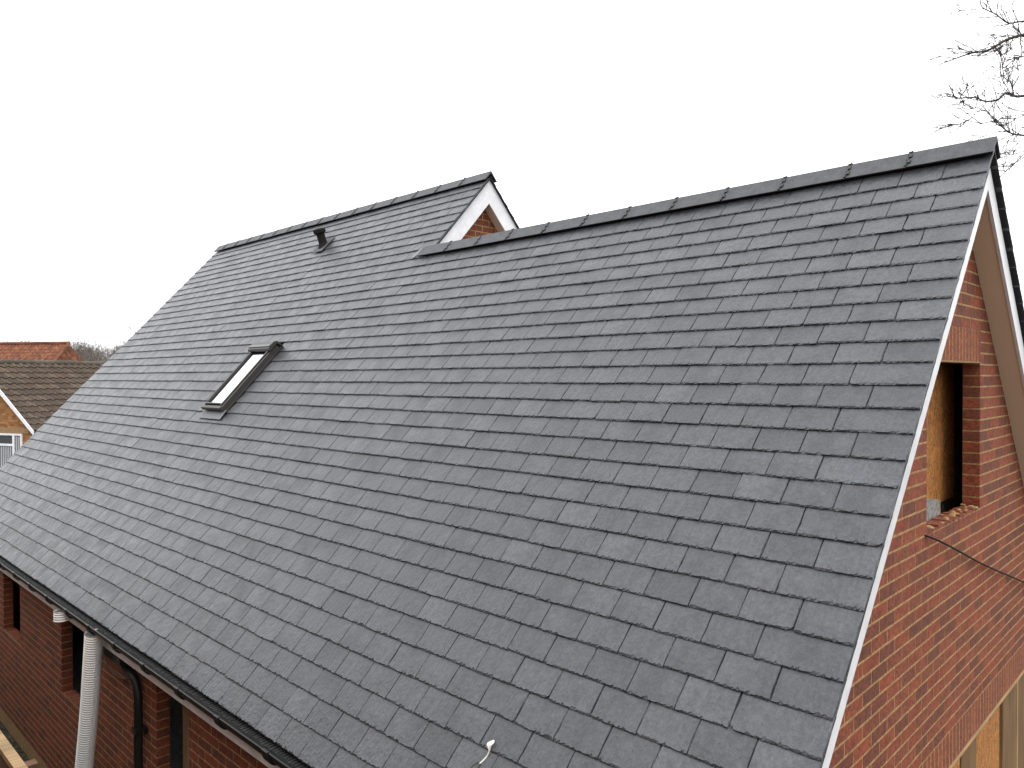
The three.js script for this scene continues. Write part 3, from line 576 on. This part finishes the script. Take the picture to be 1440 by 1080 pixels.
{
  const a = at(1304, 754, 'x', XW + 0.01), b = at(1440, 819, 'x', XW + 0.03), c = b.clone().add(b.clone().sub(a).multiplyScalar(0.35)); c.x = XW + 0.006;
  const m = mesh('c', tube([a.clone().add(V3(-0.06, 0.015, 0.02)), a, a.clone().lerp(b, 0.5).add(V3(0, -0.01, 0)), b, c], 0.006, 0.006, 8, 40), blackMatt);
  thing(m, 'cable', 'thin black cable running from the gable window sill across the brickwork', 'cable');
  const w = [[143, 893], [145, 915], [149, 930], [158, 944], [170, 953], [178, 955]].map(p => at(p[0], p[1], 'z', ZW + 0.03));
  const n = mesh('c', tube(w, 0.007, 0.007, 6, 30), std({ color: lin(0.10, 0.075, 0.055), roughness: 0.7 })); thing(n, 'cable', 'loose brown wire drooping on the side wall beside the white pipe', 'cable');
}
{ // bent strip of lead hooked over a slate tail
  const g = new THREE.Group(); const c = onRoof(1.43, 27 * G, 0); g.position.copy(onRoof(1.424, 27 * G - 0.006, 0.0)); g.rotation.set(TH, 0, 0);
  const pale = std({ color: lin(0.74, 0.74, 0.68), roughness: 0.4, metalness: 0.2 }), dark = std({ color: lin(0.05, 0.05, 0.042), roughness: 0.5, metalness: 0.2 });
  const curl = []; for (let i = 0; i <= 8; i++) curl.push(V3(0.004 * Math.sin(i), 0.003 + 0.012 * Math.sin(i / 8 * Math.PI), -0.042 + i * 0.0062));
  const rib = (pts, w0, w1) => { const P = [], I = []; pts.forEach((p, i) => { const w = w0 + (w1 - w0) * Math.sin(i / (pts.length - 1) * Math.PI); for (const [dx, dy] of [[-w, 0.003], [-w * 0.3, -0.001], [w * 0.4, 0], [w, 0.005]]) P.push(p.x + dx, p.y + dy, p.z); }); for (let i = 0; i + 1 < pts.length; i++) for (let k = 0; k < 3; k++) { const a = i * 4 + k, b = a + 4; I.push(a, b, a + 1, b, b + 1, a + 1); } const q = new THREE.BufferGeometry(); q.setAttribute('position', new THREE.Float32BufferAttribute(P, 3)); q.setIndex(I); q.computeVertexNormals(); return q; };
  mesh('curled_end', rib(curl, 0.005, 0.016), pale, g);
  mesh('thin_stem', tube([V3(0.001, 0.004, 0.004), V3(-0.004, -0.005, 0.03), V3(-0.012, -0.005, 0.055), V3(-0.022, -0.005, 0.075)], 0.003, 0.004, 6, 10), pale, g);
  mesh('dark_tail', rib([V3(-0.024, -0.004, 0.072), V3(-0.034, -0.003, 0.095), V3(-0.044, -0.003, 0.12), V3(-0.052, -0.004, 0.145), V3(-0.058, -0.004, 0.165)], 0.012, 0.022), dark, g);
  thing(g, 'metal_strip', 'bent strip of pale metal hooked over a slate near the eaves', 'metal strip');
}

// ------------------------------------------------------------------ fence in front of the side wall
{
  const f = new THREE.Group(), zf = 3.95, r = at(8, 1050, 'z', zf), top = r.y; f.position.set(-5.3, 0, zf);
  const x0 = -9.2, x1 = 3.2;
  mesh('top_rail', box(x0, top - 0.04, -0.035, x1, top, 0.035), paleTimber, f);
  mesh('rail', box(x0, 0.5, -0.03, x1, 0.58, -0.003), fenceMat, f); mesh('rail', box(x0, 1.35, -0.03, x1, 1.43, -0.003), fenceMat, f);
  const vs = [0, 1, 2, 3].map(i => box(-0.062, 0.04, -0.002, 0.062, top - 0.042, 0.016));
  let i = 0; for (let x = x0 + 0.07; x < x1 - 0.05; x += 0.132, i++) { const m = mesh('board', vs[i % 4], fenceMat, f); m.position.set(x, 0, rr(-0.0005, 0.002)); }
  for (let x = x0 + 0.3; x < x1; x += 1.83) mesh('post', box(x - 0.045, 0, -0.125, x + 0.045, top - 0.045, -0.036), fenceMat, f);
  thing(f, 'timber_fence', 'timber board fence with pale top rail facing the side wall', 'fence');
}

// ------------------------------------------------------------------ neighbouring houses
const farBrick = (() => {
  const n = 512; return tex(n, (u, v) => { const R = 13, row = Math.floor(v * R), x = u * 5 + (row % 2) * 0.5, c = Math.floor(x), fx = x - c, fy = v * R - row; const mort = fx < 0.05 || fy < 0.14; const k = 0.72 + 0.3 * (((Math.sin((c % 5) * 12.9 + row * 78.2) * 43758.5) % 1 + 1) % 1 - 0.5) + 0.1 * (nF(u, v) - 0.5); return mort ? [0.66, 0.56, 0.42] : [k, k * 0.80, k * 0.60]; }, true);
})();
const buffBrick = std({ color: lin(0.52, 0.38, 0.24), map: farBrick, roughness: 0.95 });
{ // brown-tiled bungalow
  const nb = new THREE.Group(), th = 25 * Math.PI / 180, r = V3(-Math.sin(th), 0, -Math.cos(th)), e = V3(-Math.cos(th), 0, Math.sin(th));
  const corner = atDepth(45, 607, 27), eaveY = corner.y, run = 2.72, rise = 2.52, L = 5.15;
  nb.position.set(corner.x, 0, corner.z); nb.rotation.y = Math.atan2(-e.z, e.x);  // local x = e (towards the apex), local z = along +? computed below
  const zl = new THREE.Vector3(0, 0, 1).applyEuler(nb.rotation); const sz = zl.dot(r) > 0 ? 1 : -1;   // local z sign of the ridge direction
  const Z = d => sz * d;                                   // d metres back along the ridge
  const gp = [[0.22, 0], [0.22, eaveY - 0.02], [run, eaveY + rise - 0.2], [2 * run - 0.22, eaveY - 0.02], [2 * run - 0.22, 0]];
  const zr = [Z(0.16), Z(L - 0.16)].sort((a, b) => a - b);
  mesh('wall', prism(gp, zr[0], zr[1], 'z'), buffBrick, nb);
  // tiles: two-roll profile, rows up the slope
  const sl = Math.hypot(run, rise), pitch = Math.atan2(rise, run), rows = 12, gauge = sl / rows, cw = 0.30, cols = Math.round(L / cw);
  const tones = [[0.13, 0.09, 0.066], [0.15, 0.105, 0.077], [0.11, 0.078, 0.06], [0.18, 0.135, 0.105], [0.14, 0.105, 0.082]];
  const tileMat = std({ vertexColors: true, map: tex(256, (u, v) => { const lich = nE(u, v) > 0.72 && nF(u, v) > 0.5; const s = 0.7 + 0.5 * (nF(u, v) - 0.5) + 0.3 * (nE(v, u) - 0.5); return lich ? [1, 0.98, 0.9] : [s, s, s * 0.97]; }, true, 3), roughness: 0.95 });
  const tg = tones.map(t => { // local: x across, y up from the slope, z down the slope
    const P = [], I = [], S = 12; for (let j = 0; j < 3; j++) for (let i = 0; i <= S; i++) { const u = i / S; const y = 0.046 * Math.pow(Math.abs(Math.sin(u * Math.PI * 2)), 1.2) * (Math.sin(u * Math.PI * 2) > 0 ? 1 : -0.35); P.push((u - 0.5) * cw, (j < 2 ? 0.045 : 0.0) + y + (j === 0 ? -0.05 : 0), j === 0 ? -gauge - 0.05 : 0); }
    for (let j = 0; j < 2; j++) for (let i = 0; i < S; i++) { const a = j * (S + 1) + i, b = a + S + 1; I.push(a, b, a + 1, b, b + 1, a + 1); }
    let g = new THREE.BufferGeometry(); g.setAttribute('position', new THREE.Float32BufferAttribute(P, 3)); g.setIndex(I); g = g.toNonIndexed(); g.computeVertexNormals(); boxUV(g); const uv = g.attributes.uv, o = rnd() * 5; for (let i = 0; i < uv.count; i++) uv.setXY(i, uv.getX(i) + o, uv.getY(i) + o * 1.7); return tint(g, lin(...t));
  });
  // slope frame: z' down the slope (towards -x local), x' along the ridge
  const down = V3(-Math.cos(pitch), -Math.sin(pitch), 0), nrm = V3(-Math.sin(pitch), Math.cos(pitch), 0), ax = new THREE.Vector3().crossVectors(nrm, down);
  const q = new THREE.Quaternion().setFromRotationMatrix(new THREE.Matrix4().makeBasis(ax, nrm, down));
  const roofN = mesh('roof', (() => { const g = prism([[-0.05, eaveY - 0.08], [-0.05, eaveY], [run, eaveY + rise], [2 * run + 0.05, eaveY], [2 * run + 0.05, eaveY - 0.08], [run, eaveY + rise - 0.12]], Math.min(Z(0.02), Z(L - 0.02)), Math.max(Z(0.02), Z(L - 0.02)), 'z'); return g; })(), std({ color: lin(0.05, 0.04, 0.033), roughness: 1 }), nb);
  for (let k = 0; k < rows; k++) for (let c = 0; c < cols; c++) { const m = mesh('roof_tile', pick(tg), tileMat, roofN); const d = (k + 1) * gauge; m.position.set(run, eaveY + rise, Z((c + 0.5) * L / cols)).addScaledVector(down, d).addScaledVector(nrm, 0.012 + rr(0, 0.006)); m.quaternion.copy(q); m.rotateY(rr(-0.012, 0.012)); }
  const rt = new THREE.CylinderGeometry(0.12, 0.12, 0.43, 10, 1, false, 0, Math.PI).toNonIndexed(); rt.rotateZ(Math.PI / 2); rt.rotateX(-Math.PI / 2); rt.computeVertexNormals(); boxUV(rt); const rts = [tint(rt.clone(), lin(0.16, 0.135, 0.11)), tint(rt.clone(), lin(0.12, 0.10, 0.08))];
  for (let d = 0.22; d < L; d += 0.44) { const m = mesh('ridge_tile', rts[Math.floor(d * 10) % 2], tileMat, roofN); m.position.set(run, eaveY + rise + 0.0, Z(d)); m.rotation.y = Math.PI / 2; m.scale.y = rr(0.95, 1.05); }
  // white bargeboards
  for (const s of [0, 1]) { const X = x => s ? 2 * run - x : x; const o = [[X(-0.1), eaveY - 0.14], [X(-0.1), eaveY + 0.02], [X(run), eaveY + rise + 0.03], [X(run), eaveY + rise - 0.16]]; mesh('barge_board', prism(s ? o.reverse() : o, Math.min(Z(-0.03), Z(0)), Math.max(Z(-0.03), Z(0)), 'z'), whiteMat, nb); }
  // window in the gable wall with a white frame and vertical blinds
  const hitW = px => { const a = atDepth(px[0], px[1], 27), n = r.clone(); const d0 = a.clone().sub(CAM), o = V3(corner.x, 0, corner.z).addScaledVector(r, 0.15); const t = o.clone().sub(CAM).dot(n) / d0.dot(n); const w = CAM.clone().addScaledVector(d0, t); const l = w.clone().sub(V3(corner.x, 0, corner.z)); return [l.dot(e), w.y]; };
  const [wx0, wy1] = hitW([32, 610]), [wx1] = hitW([20, 612]), wy0 = wy1 - 1.25, wx2 = wx1 + 1.15, d0 = Z(0.158);
  const win = new THREE.Group(); win.name = 'window'; nb.add(win);
  const fr = []; const fb = (a, b, c, d, dz = 0) => fr.push(box(a, b, Math.min(d0, d0 - sz * (0.05 + dz)), c, d, Math.max(d0, d0 - sz * (0.05 + dz))));
  fb(wx0, wy0 + 0.001, wx0 + 0.07, wy1 - 0.071); fb(wx1 - 0.05, wy0 + 0.001, wx1 + 0.05, wy1 - 0.071); fb(wx2 - 0.07, wy0 + 0.001, wx2, wy1 - 0.071); fb(wx0, wy1 - 0.07, wx2, wy1); fb(wx0 - 0.05, wy0 - 0.08, wx2 + 0.05, wy0, 0.05); fb(wx1 + 0.051, wy1 - 0.46, wx2 - 0.071, wy1 - 0.38);
  mesh('frame', merge(fr), whiteMat, win);
  const gl = std({ color: lin(0.06, 0.065, 0.07), roughness: 0.05 });
  mesh('pane', box(wx0 + 0.06, wy0, d0 - sz * 0.012 - 0.004, wx1 - 0.04, wy1 - 0.06, d0 - sz * 0.012), gl, win); mesh('pane', box(wx1 + 0.04, wy0, d0 - sz * 0.012 - 0.004, wx2 - 0.06, wy1 - 0.06, d0 - sz * 0.012), gl, win);
  const bl = []; for (let x = wx0 + 0.09; x < wx2 - 0.1; x += 0.095) if (Math.abs(x - wx1) > 0.08) bl.push(box(x, wy0 + 0.03, d0 - sz * 0.022 - 0.003, x + 0.05, x > wx1 ? wy1 - 0.48 : wy1 - 0.1, d0 - sz * 0.022)); mesh('blinds', merge(bl), std({ color: lin(0.42, 0.43, 0.45), roughness: 0.8 }), win);
  const sold = []; for (let x = wx0 - 0.3; x < wx2 + 0.3; x += 0.075) sold.push(box(x, wy1 + 0.01, Math.min(d0 - sz * 0.006, d0 - sz * 0.02), x + 0.066, wy1 + 0.22, Math.max(d0 - sz * 0.006, d0 - sz * 0.02))); mesh('soldier_course', merge(sold), std({ color: lin(0.42, 0.25, 0.12), map: brickCol, roughness: 0.95 }), nb).userData.kind = 'stuff';
  thing(nb, 'added_shading_house', 'buff brick bungalow with weathered brown tiled roof and white window', 'house');
}
{ // unseen house behind the camera, added to shade the passage and the side wall
  const nb = new THREE.Group(); nb.position.set(-5.5, 0, 6.35);
  const wl = (a, b, c, d) => box(a, b, 0, c, d, 0.25);
  mesh('wall', merge([wl(-8, 0, 8.2, 1.0), wl(-8, 1.0, -5.2, 2.2), wl(-4.0, 1.0, 1.4, 2.2), wl(2.6, 1.0, 8.2, 2.2), wl(-8, 2.2, 8.2, 4.9), box(-8, 0, 0.26, -7.75, 4.9, 7), box(7.95, 0, 0.26, 8.2, 4.9, 7), box(-7.7, 0, 6.75, 7.9, 4.9, 7)]), buffBrick, nb);
  for (const x of [-4.6, 2.0]) { const w = mesh('window', merge([box(x - 0.6, 1.0, 0.06, x + 0.6, 1.07, 0.13), box(x - 0.6, 2.13, 0.06, x + 0.6, 2.2, 0.13), box(x - 0.6, 1.071, 0.06, x - 0.53, 2.129, 0.13), box(x + 0.53, 1.071, 0.06, x + 0.6, 2.129, 0.13)]), whiteMat, nb); mesh('pane', box(x - 0.53, 1.07, 0.09, x + 0.53, 2.13, 0.1), std({ color: lin(0.05, 0.055, 0.06), roughness: 0.05 }), w); }
  mesh('roof', prism([[-0.3, 4.85], [-0.3, 5.0], [3.5, 7.2], [7.3, 5.0], [7.3, 4.85], [3.5, 7.02]], -8.2, 8.4), std({ color: lin(0.12, 0.08, 0.06), roughness: 0.95 }), nb);
  thing(nb, 'added_shading_house', 'added buff brick house out of view that shades the side wall across the fence', 'house');
}
{ // orange-tiled house behind it, its ridge square to our view of it
  const nb = new THREE.Group(), a = atDepth(97, 483, 48), b = atDepth(-150, 478, 50); const y = a.y, ex = b.clone().sub(a).setY(0), L = ex.length(); ex.normalize();
  nb.position.set(a.x, 0, a.z); nb.rotation.y = Math.atan2(-ex.z, ex.x); const toCam = CAM.clone().sub(a).setY(0); const zl = V3(0, 0, 1).applyEuler(nb.rotation), sz = zl.dot(toCam) > 0 ? 1 : -1;
  const run = 3.6, drop = 3.1, hip = 0.35, ev = y - drop;   // local: x along the ridge, z towards us when sz = 1
  mesh('wall', box(-hip + 0.4, 0, -run + 0.4, L, ev - 0.05, run - 0.4), buffBrick, nb);
  const om = std({ color: lin(0.31, 0.125, 0.068), map: tex(256, (u, v) => { const s = 0.74 + 0.35 * (nF(u, v) - 0.5) + 0.4 * (nC(u, v) - 0.5); return [s, s * 0.95, s * 0.9]; }, true, 0.7), roughness: 0.95 });
  mesh('roof_underlay', poly([[0, y - 0.05, 0], [L, y - 0.05, 0], [L, ev - 0.05, run * sz], [-hip, ev - 0.05, run * sz], [-hip, ev - 0.05, -run * sz], [L, ev - 0.05, -run * sz]], [[0, 3, 2], [0, 2, 1], [0, 4, 3], [0, 1, 5], [0, 5, 4]]), om, nb);
  const rowsN = 15, cw = 0.24, P = []; for (let k = 0; k < rowsN; k++) for (let x = -hip * (k + 1) / rowsN; x < L; x += cw) { const t0 = k / rowsN, t1 = (k + 1) / rowsN, yy = t => y - drop * t, zz = t => run * t * sz, seg = 4; const lift = rr(0, 0.012); for (let i = 0; i < seg; i++) { const f = u => 0.035 * Math.sin(u * Math.PI * 2) + 0.03, xa = x + cw * i / seg, xb = x + cw * (i + 1) / seg, ya = f(i / seg), yb = f((i + 1) / seg); const A = [xa, yy(t0) + ya - 0.02, zz(t0)], B = [xb, yy(t0) + yb - 0.02, zz(t0)], C = [xb, yy(t1) + yb + 0.008 + lift, zz(t1)], D = [xa, yy(t1) + ya + 0.008 + lift, zz(t1)], E = [xa, yy(t1) + ya - 0.03, zz(t1)], F = [xb, yy(t1) + yb - 0.03, zz(t1)]; for (const v of [A, D, C, A, C, B, D, E, F, D, F, C]) P.push(...v); } }
  const g = new THREE.BufferGeometry(); g.setAttribute('position', new THREE.Float32BufferAttribute(P, 3)); g.computeVertexNormals(); boxUV(g); mesh('tile_courses', g, om, nb).userData.kind = 'stuff';
  mesh('ridge', merge([tube([V3(0, y + 0.02, 0), V3(L, y + 0.02, 0)], 0.13, 0.13, 8, 2), tube([V3(0, y + 0.02, 0), V3(-hip, ev + 0.06, run * sz)], 0.12, 0.12, 8, 2)]), om, nb);
  thing(nb, 'added_shading_house', 'distant house with orange pantiled roof behind the brown roof', 'house');
}

// ------------------------------------------------------------------ bare trees
const barkMat = std({ color: lin(0.05, 0.042, 0.038), roughness: 1 });
function grow(list, p, d, len, r, depth, spread = 0.75, droop = 0) {
  const n = 4, pts = [p.clone()]; const q = p.clone(), dd = d.clone();
  for (let i = 0; i < n; i++) { dd.add(V3(rr(-1, 1), rr(-1, 1) - droop, rr(-1, 1)).multiplyScalar(0.22)).normalize(); q.addScaledVector(dd, len / n); pts.push(q.clone()); }
  const rt = Math.max(r * 0.45, 0.0048); list.push(tube(pts, r, rt, r > 0.02 ? 7 : r > 0.007 ? 5 : 3, r > 0.007 ? 8 : 5));
  if (depth <= 0) return;
  const kids = 2 + Math.floor(rnd() * 3);
  for (let i = 0; i < kids; i++) { const t = i === 0 ? 1 : rr(0.3, 0.95), k = t * n, a = Math.min(n - 1, Math.floor(k)), s = pts[a].clone().lerp(pts[a + 1], k - a); const nd = dd.clone().add(V3(rr(-1, 1), rr(-0.8, 1), rr(-1, 1)).multiplyScalar(spread)).normalize(); grow(list, s, nd, len * rr(0.45, 0.75), Math.max(0.0048, r * (1 - 0.5 * t) * rr(0.45, 0.65)), depth - 1, spread, droop); }
}
{ // tree beside the gable: limbs reach over the ridge from the right
  const t = new THREE.Group(), D = 13; const base = atDepth(1800, 530, D); base.y = 0; t.position.copy(base);
  const rel = (px, py, d = D) => atDepth(px, py, d).sub(base), tr = [], br = [];
  const top = rel(1790, -260, D + 0.3);
  tr.push(tube([V3(0, -0.1, 0), V3(0.05, 1.5, 0), rel(1806, 330), rel(1795, 150), rel(1800, -60), top], 0.24, 0.09, 14, 24));
  const twig = (pts, r, n, len) => { // twigs springing from a traced limb
    const c = new THREE.CatmullRomCurve3(pts); for (let i = 0; i < n; i++) { const u = rr(0.25, 1), p = c.getPoint(u), d = c.getTangent(u).add(V3(rr(-1, 1), rr(-0.8, 1.2), rr(-1, 1)).multiplyScalar(0.95)).normalize(); grow(br, p, d, rr(0.4, 1) * len, r, 1 + (rnd() < 0.6 ? 1 : 0), 0.8); }
  };
  const limb = (pl, r0, r1, n, len, z = 0) => { const pts = pl.map((p, i) => rel(p[0] + (i ? rr(-2, 2) : 0), p[1] + (i ? rr(-2.5, 2.5) : 0), D + (p[2] || z))); br.push(tube(pts, r0 * 0.66, Math.max(r1, 0.0065), 6, pts.length * 4)); twig(pts, 0.008, Math.round(n * 1.3), len * 1.5); return pts; };
  limb([[1800, 40, 0], [1620, 36], [1500, 40, -0.3], [1440, 50, -0.4], [1415, 57, -0.4], [1390, 71, -0.3], [1366, 76], [1340, 84], [1317, 92]], 0.055, 0.0035, 12, 0.28);
  limb([[1640, 10, 0.2], [1500, 20, 0.2], [1432, 29, 0.2], [1416, 30, 0.2], [1400, 20, 0.2], [1380, 8, 0.2], [1378, -12, 0.2]], 0.03, 0.004, 9, 0.3);
  limb([[1470, 62, -0.4], [1438, 46, -0.4], [1430, 30, -0.4]], 0.014, 0.006, 3, 0.3);
  limb([[1800, 210, 0], [1620, 165, 0.2], [1500, 138, 0.2], [1440, 136, 0.1], [1428, 134], [1416, 132], [1402, 141, -0.1], [1387, 143], [1372, 138, 0.1], [1350, 137, 0.2], [1335, 134, 0.2]], 0.05, 0.0035, 14, 0.3);
  limb([[1426, 133, 0], [1420, 118, 0], [1413, 106, 0.1], [1408, 88, 0.1], [1406, 72, 0.2]], 0.012, 0.004, 6, 0.26);
  limb([[1388, 143, 0], [1372, 151, -0.1], [1360, 144, -0.1], [1352, 138, -0.2]], 0.007, 0.003, 5, 0.2);
  limb([[1388, 143, 0], [1380, 156, 0.1], [1362, 166, 0.1], [1348, 173, 0.2], [1332, 174, 0.2]], 0.007, 0.0028, 6, 0.22);
  limb([[1700, 230, 0.3], [1540, 200, 0.4], [1440, 189, 0.4], [1424, 188, 0.4], [1410, 178, 0.4], [1400, 171, 0.4], [1375, 176, 0.4]], 0.035, 0.003, 12, 0.32);
  limb([[1426, 188, 0.4], [1412, 204, 0.5], [1404, 225, 0.5]], 0.008, 0.003, 4, 0.25);
  limb([[1560, 250, 0.2], [1460, 205, 0.1], [1440, 218, 0.1], [1424, 232, 0.1], [1410, 245, 0.2]], 0.014, 0.004, 7, 0.3);
  limb([[1620, 60, 0.5], [1500, 90, 0.4], [1440, 80, 0.4], [1424, 86, 0.4], [1414, 96, 0.4]], 0.02, 0.0035, 9, 0.3);
  limb([[1560, 100, 0.6], [1480, 150, 0.5], [1440, 160, 0.5], [1425, 166, 0.5]], 0.015, 0.0035, 7, 0.3);
  for (let i = 0; i < 9; i++) { const p = rel(rr(1780, 1815), rr(-260, 160)); grow(br, p, V3(rr(-0.4, 1), rr(0.1, 0.9), rr(-1, 0.6)).normalize(), rr(1.6, 2.6), 0.05, 3, 0.7); }
  mesh('trunk', merge(tr), barkMat, t); mesh('crown', merge(br), barkMat, t);
  thing(t, 'bare_tree', 'tall leafless tree with fine branches spreading beyond the near gable', 'tree');
}
{ // small bare tree whose top shows past the far verge
  const t = new THREE.Group(), p = atDepth(212, 500, 30); t.position.set(p.x, 0, p.z); const tr = [], br = [];
  tr.push(tube([V3(0, -0.1, 0), V3(0.1, 2, 0.05), V3(0, p.y + 0.2, 0)], 0.12, 0.05, 8, 10));
  for (let i = 0; i < 7; i++) { const a = i / 7 * 6.28; grow(br, V3(0, p.y - 0.6 + i * 0.12, 0), V3(Math.cos(a) * 0.8, 0.6, Math.sin(a) * 0.8).normalize(), rr(0.7, 1.0), 0.03, 2, 0.6); }
  const tip = [[205, 480], [193, 470], [186, 463], [176, 458]].map(q => atDepth(q[0], q[1], 30).sub(V3(p.x, 0, p.z))); br.push(tube([V3(0, p.y, 0), ...tip], 0.03, 0.006, 5, 14)); for (let i = 0; i < 6; i++) grow(br, tip[1].clone().lerp(tip[3], rr(0, 1)), V3(rr(-1, 1), rr(0, 1), rr(-1, 1)).normalize(), rr(0.15, 0.3), 0.006, 1, 0.7);
  mesh('trunk', merge(tr), barkMat, t); mesh('crown', merge(br), barkMat, t);
  thing(t, 'bare_tree', 'small leafless tree whose twigs poke out past the far roof verge', 'tree');
}
{ // wooded rise on the skyline
  const hill = new THREE.PlaneGeometry(420, 160, 40, 16); hill.rotateX(-Math.PI / 2); const c = atDepth(60, 530, 230); const pa = hill.attributes.position;
  for (let i = 0; i < pa.count; i++) { const x = pa.getX(i) / 210, z = pa.getZ(i) / 80; pa.setY(i, Math.max(0, 8.5 * Math.cos(clamp(x, -1, 1) * Math.PI / 2) * Math.cos(clamp(z, -1, 1) * Math.PI / 2)) - 0.1); } hill.computeVertexNormals();
  const fwd = c.clone().sub(CAM).setY(0).normalize(); const hm = new THREE.Mesh(hill, std({ color: lin(0.09, 0.08, 0.05), roughness: 1 })); hm.position.set(c.x, 0, c.z); hm.rotation.y = Math.atan2(fwd.x, fwd.z); hm.receiveShadow = true; structure(hm, 'hill');
  // leafless trees as sprays of twigs: a few variants, many copies
  const variants = []; for (let k = 0; k < 5; k++) { const l = []; const P = []; for (let i = 0; i < 620; i++) { const a = rnd() * 6.283, rad = 2.6 * Math.sqrt(rnd()), y = 1.5 + 6.2 * Math.pow(rnd(), 0.8) * (1 - 0.12 * rad), s = rr(0.3, 0.8), w = rr(0.02, 0.06), x = Math.cos(a) * rad, z = Math.sin(a) * rad, d = V3(x * 0.25 + rr(-0.5, 0.5), 1, z * 0.25 + rr(-0.5, 0.5)).normalize(), sd = V3(rr(-1, 1), 0, rr(-1, 1)).normalize().multiplyScalar(w); P.push(x - sd.x, y, z - sd.z, x + sd.x, y, z + sd.z, x + d.x * s, y + d.y * s, z + d.z * s); } const g = new THREE.BufferGeometry(); g.setAttribute('position', new THREE.Float32BufferAttribute(P, 3)); g.computeVertexNormals(); boxUV(g); l.push(g, tube([V3(0, 0, 0), V3(rr(-0.2, 0.2), 3, 0), V3(rr(-0.4, 0.4), 5.5, 0)], 0.13, 0.04, 4, 4)); variants.push(merge(l)); }
  const wood = []; const right = V3(-fwd.z, 0, fwd.x);
  const m4 = new THREE.Matrix4(); const cnt = 800;
  for (let i = 0; i < cnt; i++) { const lx = rr(-120, 120), lz = rr(-70, 40); const p = V3(c.x, 0, c.z).addScaledVector(right, lx).addScaledVector(fwd, lz); const hx = lx / 210, hz = lz / 80; p.y = 8.5 * Math.cos(hx * Math.PI / 2) * Math.cos(hz * Math.PI / 2) - 0.3; const s = rr(0.75, 1.15); m4.compose(p, new THREE.Quaternion().setFromAxisAngle(V3(0, 1, 0), rnd() * 6.28), V3(s, s * rr(0.9, 1.1), s)); wood.push(variants[i % 5].clone().applyMatrix4(m4)); }
  const wm = mesh('w', merge(wood), std({ color: lin(0.12, 0.10, 0.088), roughness: 1 })); wm.userData.kind = 'stuff'; thing(wm, 'woodland', 'far leafless woodland on the low hill at the skyline', 'woodland');
}
scene.traverse(o => { if (o.isMesh) { o.castShadow = true; o.receiveShadow = true; } });
renderer.render(scene, camera);
